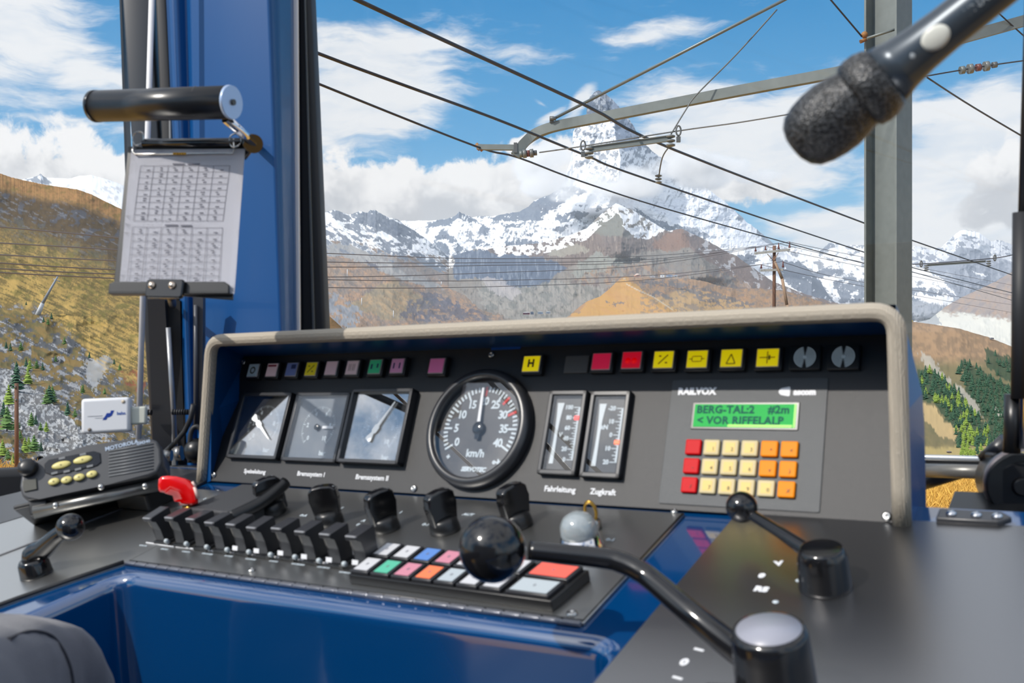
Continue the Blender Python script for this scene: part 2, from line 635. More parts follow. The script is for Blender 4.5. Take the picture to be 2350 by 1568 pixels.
# --- the great pyramid and the glacier at its foot
def col_peak(X, Y, wx, wy, h, r1, r2):
    c = base_rgb(X.shape, SNOW)
    n = speck(X, Y, 9, 7, 301, 5)
    n2 = speck(X + Y * 0.5, Y - X * 0.3, 5, 22, 305, 5)
    rock = n * 0.6 + n2 * 0.4
    # summit block
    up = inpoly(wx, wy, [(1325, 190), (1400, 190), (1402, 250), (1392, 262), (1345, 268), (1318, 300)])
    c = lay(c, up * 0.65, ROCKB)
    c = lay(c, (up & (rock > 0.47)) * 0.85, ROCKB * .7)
    c = lay(c, inpoly(wx, wy, [(1392, 214), (1402, 250), (1412, 300), (1425, 345), (1480, 340), (1440, 262)]) * 0.55, A3(150, 172, 206))  # blue shade of the right-hand face, painted into its colour
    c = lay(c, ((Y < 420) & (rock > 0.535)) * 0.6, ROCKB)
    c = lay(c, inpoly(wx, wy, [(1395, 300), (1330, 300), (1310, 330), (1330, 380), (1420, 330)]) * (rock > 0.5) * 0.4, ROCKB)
    for p in [[(1120, 500), (1192, 484), (1226, 458), (1262, 440), (1300, 425), (1352, 436), (1306, 455), (1264, 486), (1234, 506), (1205, 510), (1173, 508), (1140, 508)],
              [(1268, 502), (1300, 488), (1326, 482), (1354, 489), (1338, 498), (1310, 508), (1290, 512)],
              [(1266, 531), (1280, 519), (1310, 518), (1302, 527), (1288, 534)],
              [(1144, 514), (1202, 513), (1194, 520), (1155, 521)], [(1206, 535), (1222, 534), (1222, 543), (1208, 543)],
              [(975, 518), (1010, 505), (1040, 501), (1053, 484), (1078, 496), (1100, 514), (1084, 510), (1062, 503), (1022, 519), (1000, 522)],
              [(1002, 548), (1012, 526), (1032, 536), (1048, 545), (1042, 556), (1020, 552)],
              [(1098, 512), (1122, 524), (1118, 540), (1100, 536)], [(1086, 552), (1106, 548), (1120, 566), (1094, 566)],
              [(1000, 552), (1020, 560), (1046, 584), (1000, 590)], [(1040, 560), (1066, 566), (1100, 590), (1050, 590)],
              [(1165, 556), (1200, 548), (1240, 556), (1262, 562), (1220, 575), (1160, 572)],
              [(1450, 472), (1490, 500), (1530, 512), (1575, 520), (1610, 528), (1632, 545), (1600, 548), (1560, 534), (1510, 530), (1470, 505)],
              [(1690, 470), (1715, 505), (1704, 512), (1690, 500)], [(1740, 520), (1782, 560), (1770, 566), (1740, 545)],
              [(1690, 585), (1720, 580), (1745, 600), (1720, 612), (1696, 604)], [(1770, 590), (1810, 596), (1850, 606), (1900, 655), (1950, 720), (1860, 700), (1800, 640)]]:
        c = lay(c, (inpoly(wx, wy, p) & (rock > 0.36)) * 0.92, ROCKB)
    # snow couloirs and scattered outcrops
    lowrock = ss(Y, 560, 600) * ss(rock, 0.46, 0.5)
    c = lay(c, lowrock * (X < 1500), ROCKB)
    c = lay(c, ((rock > 0.58) & (Y > 470) & (X < 1450)) * 0.75, ROCKB)
    c = lay(c, ((n2 > 0.66) & (X >= 1450)) * 0.5, ROCKB)
    # crevassed glacier, tinted blue to stand in for the flank's shade
    ice_shade = inpoly(wx, wy, [(1480, 470), (1640, 440), (1730, 520), (1780, 570), (1640, 560), (1560, 520)])
    c = lay(c, ice_shade * 0.35, A3(205, 215, 232))
    return c


xs = np.arange(880, 1950, 1.0)
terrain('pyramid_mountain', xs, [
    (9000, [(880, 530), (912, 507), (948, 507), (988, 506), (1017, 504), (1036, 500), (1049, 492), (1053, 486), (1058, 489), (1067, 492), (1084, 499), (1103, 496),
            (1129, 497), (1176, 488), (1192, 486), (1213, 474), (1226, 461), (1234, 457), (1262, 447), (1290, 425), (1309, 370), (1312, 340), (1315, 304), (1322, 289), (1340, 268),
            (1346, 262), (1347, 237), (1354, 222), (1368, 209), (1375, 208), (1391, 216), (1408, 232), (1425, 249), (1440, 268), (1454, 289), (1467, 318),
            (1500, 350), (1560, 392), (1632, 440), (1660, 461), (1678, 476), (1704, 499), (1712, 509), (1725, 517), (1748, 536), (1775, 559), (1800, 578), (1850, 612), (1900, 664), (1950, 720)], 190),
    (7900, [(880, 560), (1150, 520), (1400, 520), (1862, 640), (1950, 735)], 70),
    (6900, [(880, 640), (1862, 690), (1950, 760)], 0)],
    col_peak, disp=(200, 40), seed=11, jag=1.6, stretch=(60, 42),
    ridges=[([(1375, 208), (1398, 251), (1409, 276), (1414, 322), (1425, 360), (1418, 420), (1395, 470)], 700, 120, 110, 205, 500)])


# --- pyramid shoulder, rock walls and brown slopes below it
def col_mid(X, Y, wx, wy, h, r1, r2):
    n = speck(X, Y, 10, 8, 401)
    v = speck(X, Y, 3.2, 26, 405)
    dg = speck(X + Y, (Y - X) * 0.35, 20, 5, 409)
    c = base_rgb(X.shape, A3(152, 146, 140))
    c = lay(c, ss(n, 0.35, 0.65) * 0.5, A3(138, 128, 118))
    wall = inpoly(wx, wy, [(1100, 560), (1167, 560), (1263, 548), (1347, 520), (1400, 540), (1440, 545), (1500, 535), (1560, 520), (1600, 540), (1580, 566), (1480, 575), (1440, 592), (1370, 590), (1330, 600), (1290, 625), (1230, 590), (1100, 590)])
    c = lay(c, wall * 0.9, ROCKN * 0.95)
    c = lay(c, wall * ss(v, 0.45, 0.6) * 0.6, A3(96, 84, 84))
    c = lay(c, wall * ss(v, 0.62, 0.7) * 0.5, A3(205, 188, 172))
    c = lay(c, inpoly(wx, wy, [(1250, 585), (1290, 565), (1330, 560), (1350, 575), (1300, 590)]) * 0.7, A3(176, 172, 158))
    # brown summit
    bp = inpoly(wx, wy, [(1490, 560), (1540, 530), (1563, 520), (1585, 535), (1580, 570), (1530, 575)])
    c = lay(c, bp * 0.8, A3(150, 116, 98))
    right = inpoly(wx, wy, [(1574, 528), (1664, 572), (1780, 648), (1925, 697), (1925, 730), (1760, 690), (1640, 610), (1580, 570)])
    c = lay(c, right * 0.9, A3(136, 116, 110))
    c = lay(c, (right & (dg > 0.58)) * 0.8, A3(215, 215, 220))
    # green-grey pyramid flank and its snow
    c = lay(c, inpoly(wx, wy, [(1350, 524), (1414, 467), (1432, 520), (1420, 545), (1380, 540)]) * 0.8, A3(136, 138, 130))
    sn = inpoly(wx, wy, [(1400, 470), (1414, 464), (1454, 482), (1500, 508), (1550, 526), (1525, 530), (1495, 547), (1462, 547), (1432, 520), (1418, 490)])
    c = lay(c, (sn & (n < 0.60)) * 0.95, SNOW)
    c = lay(c, ((h < 26) & (X < 1420) & (n > 0.48)) * 0.9, SNOW)
    # blue cliff
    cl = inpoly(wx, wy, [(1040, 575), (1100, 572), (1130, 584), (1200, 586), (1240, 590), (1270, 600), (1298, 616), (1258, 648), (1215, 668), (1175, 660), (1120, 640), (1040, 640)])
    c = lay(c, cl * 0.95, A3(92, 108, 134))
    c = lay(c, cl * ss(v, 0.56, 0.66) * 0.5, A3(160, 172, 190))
    # pale scree cone
    sc1 = inpoly(wx, wy, [(1310, 625), (1335, 595), (1372, 576), (1405, 592), (1440, 600), (1400, 622), (1330, 640)])
    c = lay(c, sc1 * 0.8, A3(158, 162, 156))
    # brown alpine meadow and dark outcrops
    br = inpoly(wx, wy, [(1320, 640), (1390, 612), (1450, 606), (1560, 605), (1640, 615), (1720, 650), (1800, 680), (1925, 700), (1925, 740), (1300, 740), (1260, 700)])
    c = lay(c, br * ss(dg + n, 0.85, 1.1) * 0.85, BROWN * 0.95)
    c = lay(c, (br & (n > 0.55)) * 0.7, A3(112, 110, 118))
    c = lay(c, inpoly(wx, wy, [(1450, 590), (1540, 575), (1600, 585), (1650, 620), (1600, 640), (1500, 605)]) * 0.65, A3(134, 130, 126))
    # grey valley floor with blocks
    vf = inpoly(wx, wy, [(1100, 640), (1180, 662), (1258, 648), (1330, 650), (1390, 665), (1380, 690), (1310, 735), (1180, 735), (1100, 700)])
    c = lay(c, vf * 0.85, A3(164, 160, 154))
    c = lay(c, (vf & (dg > 0.52)) * 0.7, A3(128, 130, 126))
    c = lay(c, inpoly(wx, wy, [(1100, 635), (1150, 640), (1200, 668), (1180, 690), (1120, 665)]) * 0.7, A3(190, 184, 186))
    return c


xs = np.arange(1030, 2010, 1.1)
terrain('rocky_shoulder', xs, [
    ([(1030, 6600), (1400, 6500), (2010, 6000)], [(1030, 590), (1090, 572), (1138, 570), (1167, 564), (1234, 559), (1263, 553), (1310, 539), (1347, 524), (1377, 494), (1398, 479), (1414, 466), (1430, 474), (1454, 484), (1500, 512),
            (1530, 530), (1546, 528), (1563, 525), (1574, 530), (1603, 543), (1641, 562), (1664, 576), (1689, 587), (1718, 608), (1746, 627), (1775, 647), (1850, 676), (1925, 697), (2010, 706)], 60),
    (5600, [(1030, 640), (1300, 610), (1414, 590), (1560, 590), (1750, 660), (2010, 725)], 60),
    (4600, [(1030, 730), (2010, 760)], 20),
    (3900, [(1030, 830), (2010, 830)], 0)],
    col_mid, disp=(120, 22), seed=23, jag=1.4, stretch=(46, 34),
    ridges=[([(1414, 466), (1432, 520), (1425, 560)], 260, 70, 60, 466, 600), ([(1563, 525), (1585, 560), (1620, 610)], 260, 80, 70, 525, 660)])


# --- long slope on the left of the valley
def col_left(X, Y, wx, wy, h, r1, r2):
    n = speck(X, Y, 10, 8, 501)
    dg = speck(X * 0.8 + Y * 0.9, (Y - X * 0.55) * 0.8, 34, 6, 505)
    c = base_rgb(X.shape, A3(168, 144, 124))
    c = lay(c, ss(dg, 0.46, 0.62) * 0.7, A3(200, 156, 118))
    c = lay(c, ss(n, 0.50, 0.60) * 0.6, A3(134, 130, 128))
    f3 = speck(X, Y, 4, 3, 511, 4)
    c = lay(c, ss(f3, 0.55, 0.62) * 0.45, A3(112, 110, 116))
    c = lay(c, inpoly(wx, wy, [(800, 700), (900, 640), (1000, 700), (900, 740)]) * 0.4, A3(170, 156, 110))
    # grey scree apron
    ap = inpoly(wx, wy, [(735, 555), (800, 560), (900, 590), (960, 625), (1000, 650), (1020, 665), (940, 648), (880, 625), (800, 592), (735, 585)])
    c = lay(c, ap * 0.9, A3(172, 174, 176))
    mid_ = inpoly(wx, wy, [(860, 585), (960, 600), (1060, 640), (1130, 665), (1200, 690), (1260, 714), (1180, 700), (1050, 665), (960, 640)])
    c = lay(c, mid_ * 0.6, A3(164, 152, 146))
    # snow zone
    lim = ip(X.ravel(), [(700, 590), (770, 560), (860, 582), (940, 592), (1010, 615), (1060, 632), (1110, 640)]).reshape(X.shape)
    z = ss(lim - Y + (dg - 0.5) * 110 + (n - 0.5) * 40, -4, 6)
    c = lay(c, z, SNOW * 0.97)
    rk = (n * 0.45 + dg * 0.55)
    c = lay(c, z * ss(rk, 0.47, 0.53) * 0.85, ROCKB * 0.9)
    c = lay(c, inpoly(wx, wy, [(802, 515), (826, 488), (862, 484), (900, 502), (935, 520), (975, 550), (940, 548), (905, 538), (860, 524), (840, 512)]) * (n < 0.62) * 0.9, ROCKB * 0.92)
    # dark crags
    for p in [[(930, 690), (990, 682), (1060, 700), (1110, 716), (1120, 735), (1040, 736), (960, 740), (915, 725)],
              [(960, 668), (1010, 676), (1070, 694), (1110, 710), (1060, 706), (980, 688)], [(1030, 640), (1075, 648), (1100, 658), (1050, 655)],
              [(835, 598), (870, 606), (880, 620), (850, 616)]]:
        c = lay(c, (inpoly(wx, wy, p) & (n > 0.42)) * 0.8, A3(108, 108, 124))
    rs = inpoly(wx, wy, [(735, 672), (770, 672), (800, 690), (838, 716), (830, 730), (815, 760), (735, 760)])
    c = lay(c, (rs & (n > 0.44)) * 0.85, A3(150, 158, 170))
    c = lay(c, inpoly(wx, wy, [(815, 765), (828, 730), (838, 728), (842, 765)]) * 0.7, A3(140, 118, 100))
    return c


xs = np.arange(400, 1320, 1.1)
terrain('left_mountain', xs, [
    (6800, [(400, 565), (560, 520), (640, 500), (734, 489), (768, 482), (803, 493), (812, 489), (826, 485), (843, 489), (849, 483), (862, 482), (875, 491), (893, 499), (912, 504), (931, 518), (950, 529), (975, 546),
            (1004, 569), (1021, 581), (1055, 612), (1093, 636), (1130, 656), (1157, 664), (1192, 681), (1234, 699), (1263, 712), (1320, 735)], 90),
    (5200, [(400, 640), (640, 590), (900, 610), (1000, 660), (1150, 700), (1320, 745)], 80),
    (3300, [(640, 790), (1320, 800)], 0)],
    col_left, disp=(140, 22), seed=37, jag=1.5, stretch=(60, 30), noise_rot=0.5)


# --- golden spur with the path
def col_gold(X, Y, wx, wy, h, r1, r2):
    n = speck(X, Y, 11, 6, 601)
    dg = speck(X * 0.8 + Y, (Y - X * 0.4), 30, 5, 605)
    c = base_rgb(X.shape, A3(178, 144, 112))
    f3 = speck(X, Y, 4, 3, 611, 4)
    c = lay(c, ss(f3, 0.54, 0.62) * 0.5, A3(128, 116, 108))
    c = lay(c, inpoly(wx, wy, [(1300, 740), (1350, 690), (1400, 660), (1437, 630), (1460, 655), (1560, 715), (1580, 760), (1300, 760)]) * 0.85, A3(214, 164, 84))
    c = lay(c, ss(dg, 0.52, 0.64) * 0.35, A3(206, 152, 100))
    c = lay(c, inpoly(wx, wy, [(1500, 690), (1560, 660), (1680, 680), (1760, 720), (1600, 735)]) * 0.6, A3(216, 178, 116))
    for p in [[(1455, 648), (1530, 640), (1600, 655), (1680, 680), (1740, 700), (1700, 705), (1620, 680), (1540, 662)],
              [(1470, 660), (1520, 672), (1545, 685), (1500, 682)], [(1590, 672), (1650, 690), (1665, 704), (1610, 695)],
              [(1380, 692), (1440, 695), (1410, 704)], [(1600, 715), (1680, 712), (1700, 722), (1620, 728)]]:
        c = lay(c, (inpoly(wx, wy, p) & (n > 0.43)) * 0.8, A3(118, 116, 122))
    c = lay(c, ((n > 0.55) & (X > 1470)) * 0.6, A3(128, 124, 124))
    py_ = ip(X.ravel(), [(1436, 640), (1437, 652), (1460, 664), (1500, 682), (1530, 702), (1560, 722)]).reshape(X.shape)
    c = lay(c, ((np.abs(Y - py_) < 1.2) & (X > 1431) & (X < 1545)) * 0.8, A3(214, 204, 186))
    return c


xs = np.arange(1270, 2010, 1.3)
SPUR, SPUR_G = terrain('golden_spur', xs, [
    (4300, [(1270, 760), (1301, 729), (1320, 712), (1347, 692), (1377, 681), (1398, 664), (1425, 637), (1437, 634), (1460, 637), (1526, 639), (1557, 641), (1569, 638), (1613, 645), (1651, 656), (1689, 663), (1737, 662), (1794, 666),
            (1850, 681), (1900, 697), (2010, 715)], 60),
    (3200, [(1270, 790), (2010, 790)], 20),
    (2700, [(1270, 860), (2010, 860)], 0)],
    col_gold, disp=(80, 10), seed=51, jag=0.9, stretch=(50, 26), ridges=[([(1430, 637), (1480, 680), (1560, 740)], 200, 110, 120, 634, 800)])


# --- range on the right
def col_right(X, Y, wx, wy, h, r1, r2):
    n = speck(X, Y, 12, 9, 701)
    dg = speck(X * 0.7 + Y, (Y - X * 0.5), 26, 7, 705)
    c = base_rgb(X.shape, SNOW)
    rk = n * 0.6 + dg * 0.4
    c = lay(c, ss(rk, 0.52, 0.57) * 0.75, ROCKB)
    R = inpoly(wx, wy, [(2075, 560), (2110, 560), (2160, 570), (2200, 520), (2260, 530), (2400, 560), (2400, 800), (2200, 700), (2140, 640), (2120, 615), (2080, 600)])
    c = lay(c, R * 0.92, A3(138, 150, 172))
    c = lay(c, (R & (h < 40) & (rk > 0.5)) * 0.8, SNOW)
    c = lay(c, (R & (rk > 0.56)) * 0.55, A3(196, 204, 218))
    c = lay(c, ((h < 12) & (X > 2190) & (X < 2270)) * 0.9, SNOW)
    for p in [[(1905, 655), (1935, 634), (1985, 640), (1985, 700), (1930, 705), (1905, 672)], [(1880, 575), (1903, 556), (1925, 566), (1895, 576)], [(1870, 628), (1900, 612), (1930, 622), (1915, 640), (1880, 640)],
              [(2084, 660), (2120, 655), (2160, 672), (2150, 690), (2084, 690)], [(1760, 600), (1800, 610), (1840, 640), (1870, 660), (1905, 700), (1760, 690)]]:
        c = lay(c, (inpoly(wx, wy, p) & (n > 0.38)) * 0.9, ROCKB * 1.05)
    c = lay(c, inpoly(wx, wy, [(2070, 690), (2180, 700), (2160, 730), (2070, 740)]) * 0.9, A3(158, 168, 184))
    for p in [[(2092, 680), (2110, 672), (2150, 680), (2185, 684), (2170, 697), (2140, 694), (2110, 690)], [(1878, 640), (1920, 630), (1905, 655), (1935, 680), (1930, 690), (1905, 672)],
              [(2220, 620), (2250, 630), (2275, 630), (2250, 636)], [(2084, 606), (2120, 612), (2160, 640), (2200, 680), (2150, 650), (2084, 640)]]:
        c = lay(c, inpoly(wx, wy, p) * 0.95, SNOW)
    return c


xs = np.arange(1720, 2420, 1.1)
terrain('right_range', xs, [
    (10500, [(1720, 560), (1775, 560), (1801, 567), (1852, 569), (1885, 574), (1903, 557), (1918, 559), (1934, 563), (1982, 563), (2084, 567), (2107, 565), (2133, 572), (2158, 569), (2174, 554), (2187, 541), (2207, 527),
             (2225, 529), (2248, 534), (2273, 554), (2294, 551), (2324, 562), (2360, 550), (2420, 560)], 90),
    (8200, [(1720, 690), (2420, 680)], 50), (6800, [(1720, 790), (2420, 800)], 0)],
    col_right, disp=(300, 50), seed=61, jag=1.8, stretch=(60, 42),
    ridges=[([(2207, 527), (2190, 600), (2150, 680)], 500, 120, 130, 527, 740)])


def col_moraine(X, Y, wx, wy, h, r1, r2):
    n = speck(X, Y, 12, 6, 801)
    dg = speck(X * 0.5 - Y, (Y + X * 0.8) * 0.6, 30, 5, 805)
    c = base_rgb(X.shape, A3(178, 162, 154))
    c = lay(c, ss(n, 0.5, 0.65) * 0.6, A3(196, 164, 138))
    c = lay(c, ss(dg, 0.55, 0.7) * 0.6, A3(148, 144, 152))
    c = lay(c, ss(Y - (X * 0.12 + 455 + (n - 0.5) * 30), -6, 6), A3(220, 220, 212))
    c = lay(c, inpoly(wx, wy, [(2084, 700), (2150, 720), (2160, 748), (2084, 745)]) * 0.7, A3(170, 180, 192))
    return c


xs = np.arange(1980, 2440, 1.3)
terrain('moraine_slope', xs, [
    (6200, [(1980, 760), (2084, 745), (2133, 733), (2169, 705), (2204, 684), (2248, 664), (2286, 646), (2324, 623), (2440, 570)], 60),
    (4300, [(1980, 800), (2440, 830)], 0)],
    col_moraine, disp=(160, 30), seed=71, jag=1.0, stretch=(60, 30))


# --- wooded hill on the right
def col_wood(X, Y, wx, wy, h, r1, r2):
    n = speck(X, Y, 14, 8, 901)
    c = base_rgb(X.shape, A3(188, 152, 114))
    c = lay(c, ss(n, 0.45, 0.58) * 0.6, A3(146, 124, 100))
    low = ss(Y, 815, 850)
    c = lay(c, low * 0.7, A3(120, 124, 84))
    for p in [[(2100, 848), (2150, 858), (2205, 902), (2245, 955), (2280, 1000), (2300, 1060), (2200, 1060), (2190, 985), (2150, 930), (2100, 915)], [(2200, 826), (2250, 848), (2290, 878), (2360, 900), (2360, 1045), (2300, 1045), (2258, 960), (2220, 905)], [(2255, 798), (2290, 813), (2360, 830), (2360, 880), (2290, 867), (2260, 835)]]:
        c = lay(c, inpoly(wx, wy, p) * 0.85, A3(66, 92, 68))
    for p in [[(2100, 805), (2130, 815), (2160, 850), (2185, 880), (2170, 882), (2130, 845)], [(2190, 880), (2240, 920), (2260, 960), (2240, 950), (2200, 905)],
              [(2280, 930), (2300, 945), (2296, 960), (2278, 945)]]:
        c = lay(c, inpoly(wx, wy, p) * 0.85, A3(196, 188, 172))
    c = lay(c, inpoly(wx, wy, [(2110, 920), (2150, 940), (2175, 970), (2200, 985), (2190, 1010), (2150, 1000), (2120, 960)]) * 0.85, A3(222, 190, 132))
    c = lay(c, ss(Y + (n - 0.5) * 20, 1020, 1030) * 0.8, A3(214, 190, 120))
    return c


xs = np.arange(1900, 2480, 2.0)
HILL, HILL_G = terrain('wooded_hill', xs, [
    ([(1900, 2600), (2480, 2100)], [(1900, 725), (2083, 737), (2143, 745), (2204, 755), (2236, 765), (2268, 774), (2293, 784), (2322, 796), (2480, 850)], 70),
    (1000, [(1900, 1075), (2480, 1075)], 6), (300, [(1900, 1250), (2480, 1250)], 0)],
    col_wood, disp=(50, 9), seed=81, jag=0.8, stretch=(70, 40), back=(600, 120))


# --- lower valley side, hidden from the driver's seat by the hood
def col_valley(X, Y, wx, wy, h, r1, r2):
    n = speck(X, Y, 16, 9, 1201)
    c = base_rgb(X.shape, A3(128, 122, 84))
    c = lay(c, ss(n, 0.45, 0.58) * 0.8, A3(74, 98, 70))
    return lay(c, ss(n, 0.38, 0.30) * 0.7, A3(190, 158, 104))


terrain('valley_slope', np.arange(540, 2020, 4.0), [
    (2900, [(540, 800), (1000, 790), (2020, 790)], 40), (1100, [(540, 900), (2020, 920)], 30), (240, [(540, 1130), (2020, 1130)], 0)],
    col_valley, disp=(60, 10), seed=121, jag=.5, back=(400, 60))


# --- steep hillside on the left
def col_near(X, Y, wx, wy, h, r1, r2):
    n = speck(X, Y, 16, 11, 1001, 6)
    f2 = speck(X * 0.9 + Y * 0.6, (Y - X * 0.5), 26, 4.5, 1005, 5)
    f4 = speck(X, Y, 4.5, 3, 1021, 4)
    c = base_rgb(X.shape, A3(184, 152, 78))
    c = lay(c, ss(n, 0.42, 0.6) * 0.6, A3(136, 124, 66))
    c = lay(c, ss(f2, 0.48, 0.58) * 0.6, A3(104, 94, 58))
    c = lay(c, ss(f4, 0.50, 0.62) * 0.45, A3(92, 86, 56))
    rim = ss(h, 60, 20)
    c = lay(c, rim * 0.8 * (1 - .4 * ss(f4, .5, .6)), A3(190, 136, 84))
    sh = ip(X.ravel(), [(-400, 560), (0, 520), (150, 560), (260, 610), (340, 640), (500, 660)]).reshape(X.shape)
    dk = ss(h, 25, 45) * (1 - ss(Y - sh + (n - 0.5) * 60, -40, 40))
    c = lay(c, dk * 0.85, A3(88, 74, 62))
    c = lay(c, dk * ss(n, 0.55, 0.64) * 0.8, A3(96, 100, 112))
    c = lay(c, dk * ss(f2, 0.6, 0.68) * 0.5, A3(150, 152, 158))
    # lower crags, boulders and green
    lo = ip(X.ravel(), [(-400, 700), (0, 700), (90, 710), (180, 790), (240, 850), (345, 880), (500, 900)]).reshape(X.shape)
    lw = ss(Y - lo + (n - 0.5) * 50, -12, 12)
    c = lay(c, lw * 0.9, A3(110, 104, 68))
    c = lay(c, lw * ss(f2, 0.42, 0.52) * 0.75, A3(148, 120, 66))
    c = lay(c, lw * ss(n, 0.49, 0.56) * 0.9, A3(94, 98, 106))
    c = lay(c, lw * ss(n, 0.52, 0.58) * ss(f2, 0.5, 0.56), A3(164, 166, 170))
    bl = inpoly(wx, wy, [(-60, 850), (20, 848), (60, 880), (110, 920), (180, 980), (250, 1040), (260, 1080), (110, 1080), (50, 990), (-60, 900)])
    c = lay(c, bl * 0.9, A3(120, 122, 126))
    c = lay(c, bl * ss(speck(X, Y, 5, 4, 1011, 4), 0.5, 0.58), A3(190, 192, 194))
    sc2 = inpoly(wx, wy, [(195, 830), (250, 815), (262, 830), (230, 870), (215, 900), (195, 860)])
    c = lay(c, sc2 * 0.8, A3(176, 178, 180))
    rd = inpoly(wx, wy, [(280, 855), (330, 850), (335, 905), (285, 890)])
    c = lay(c, rd * ss(n, 0.45, 0.5) * 0.8, A3(160, 92, 56))
    gold = ss(Y - lo, -150, -30) * (1 - lw) * (1 - dk)
    c = lay(c, gold * 0.55 * ss(f2, 0.6, 0.4), A3(222, 182, 92))
    c = lay(c, (1 - lw) * (1 - dk) * ss(n, 0.6, 0.68) * 0.5, A3(122, 116, 54))
    return c


xs = np.concatenate([np.arange(-500, 0, 4.0), np.arange(0, 350, 1.0), np.arange(350, 700, 4.0), np.arange(700, 900, 1.5)])
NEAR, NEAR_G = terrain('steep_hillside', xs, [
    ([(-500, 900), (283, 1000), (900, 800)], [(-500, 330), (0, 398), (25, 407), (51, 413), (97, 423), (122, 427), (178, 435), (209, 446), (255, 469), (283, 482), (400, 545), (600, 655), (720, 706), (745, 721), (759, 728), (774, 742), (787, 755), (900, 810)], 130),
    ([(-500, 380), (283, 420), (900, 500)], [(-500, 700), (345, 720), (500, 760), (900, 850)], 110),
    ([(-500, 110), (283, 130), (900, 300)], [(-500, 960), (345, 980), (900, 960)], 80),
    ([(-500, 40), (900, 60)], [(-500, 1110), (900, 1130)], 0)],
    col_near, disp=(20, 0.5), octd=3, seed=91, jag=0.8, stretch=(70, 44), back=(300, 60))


def col_far(X, Y, wx, wy, h, r1, r2):
    n = speck(X, Y, 12, 5, 1101)
    c = base_rgb(X.shape, SNOW)
    c = lay(c, inpoly(wx, wy, [(50, 415), (75, 405), (93, 396), (103, 404), (125, 425), (60, 425)]) * (n > 0.4) * 0.8, ROCKB)
    return lay(c, (n > 0.63) * 0.3, ROCKB)


terrain('snow_dome', np.arange(-150, 720, 2.5), [
    (7500, [(-150, 470), (40, 418), (54, 411), (78, 406), (88, 403), (93, 398), (98, 404), (105, 408), (160, 410), (180, 404), (210, 402), (250, 413), (270, 420), (284, 427), (330, 450), (500, 520), (720, 600)], 40),
    (5500, [(-150, 560), (280, 560), (720, 700)], 0)], col_far, disp=(90, 10), seed=101, jag=0.8)

# ---------------------------------------------------------------- air between the valley and the peaks, and the cloud on the peak
def vol_mat(name, build):
    m = bpy.data.materials.new(name)
    m.use_nodes = True
    m.node_tree.nodes.clear()
    t = NT(m.node_tree)
    v = build(t)
    t.n('ShaderNodeOutputMaterial', {'Volume': v.outputs[0]})
    return m


def haze(t):
    return t.n('ShaderNodeVolumeScatter', {'Color': (0.80, 0.90, 1.0, 1), 'Density': 0.000048, 'Anisotropy': 0.1})


hz = B()
hz.box((0, 6500, -350), (16000, 9500, 2650))
o = hz.put('valley_haze', vol_mat('thin_blue_air', haze))
o['kind'] = 'stuff'
tag(o, 'thin blue mountain air filling the valley before the peaks', 'haze')
o.display_type = 'WIRE'


def cloud_obj(name, label, lumps, dens, scale, seed, group=None):
    """lumps: (px, py, rx, ry, distance) billows that make one cloud"""
    b = B()
    for px, py, rx, ry, d in lumps:
        c = pt(px, py, d)
        k = d / F
        b.ball(c, 1.0, 20, (rx * k, rx * k * 0.55, ry * k))
    cx = sum(l[0] for l in lumps) / len(lumps)
    me = b.mesh(name)
    # one joined outline: voxel remesh of all lumps
    o = bpy.data.objects.new(name, me)
    COL.objects.link(o)
    md = o.modifiers.new('join', 'REMESH')
    md.mode = 'VOXEL'
    md.voxel_size = 45.0
    dg = bpy.context.evaluated_depsgraph_get()
    me2 = bpy.data.meshes.new_from_object(o.evaluated_get(dg))
    o.modifiers.clear()
    o.data = me2

    def nodes(t):
        tc = t.n('ShaderNodeTexCoord')
        n1 = t.n('ShaderNodeTexNoise', {'Vector': tc.outputs['Object'], 'Scale': scale, 'Detail': 7.0, 'Roughness': 0.65}).outputs[0]
        # thick in the heart of every billow, thin at its edge
        acc = None
        for px, py, rx, ry, d in lumps:
            c = pt(px, py, d)
            k = d / F
            s = t.n('ShaderNodeVectorMath', {0: tc.outputs['Object'], 1: tuple(c)}, operation='SUBTRACT').outputs[0]
            s = t.n('ShaderNodeVectorMath', {0: s, 1: (1 / (rx * k), 1 / (rx * k * 0.55), 1 / (ry * k))}, operation='MULTIPLY').outputs[0]
            l = t.n('ShaderNodeVectorMath', {0: s}, operation='LENGTH').outputs['Value']
            g = t.m('SUBTRACT', 1.0, l)
            acc = g if acc is None else t.m('MAXIMUM', acc, g)
        f_ = t.m('ADD', acc, t.m('MULTIPLY', t.m('SUBTRACT', n1, 0.5), 1.9))
        den = t.m('MULTIPLY', t.m('POWER', t.sstep(f_, 0.0, 0.75), 2.0), dens)
        return t.n('ShaderNodeVolumeScatter', {'Color': (0.995, 0.996, 1.0, 1), 'Density': den, 'Anisotropy': 0.2})
    o.data.materials.clear()
    o.data.materials.append(vol_mat(name + '_vapour', nodes))
    o['kind'] = 'stuff'
    tag(o, label, 'cloud')
    return o


cloud_obj('cloud', 'white cloud wrapped around the shoulder of the great pyramid peak', [
    (1215, 375, 70, 48, 7600), (1270, 360, 66, 42, 7500), (1290, 415, 95, 40, 7500), (1370, 428, 85, 36, 7400), (1462, 420, 85, 44, 7400), (1560, 385, 110, 50, 7300),
    (1430, 435, 75, 26, 7300), (1650, 385, 110, 38, 7400), (1600, 415, 90, 34, 7300), (1235, 430, 60, 30, 7500), (1740, 405, 80, 24, 7400), (1300, 450, 60, 22, 7300)], 0.045, 0.0030, 3)

# ---------------------------------------------------------------- the driver's cab: planes of the desk and the instrument board
def ray(px, py):
    return Vector(((px - 1175) / F, 1.0, (784 - py) / F))


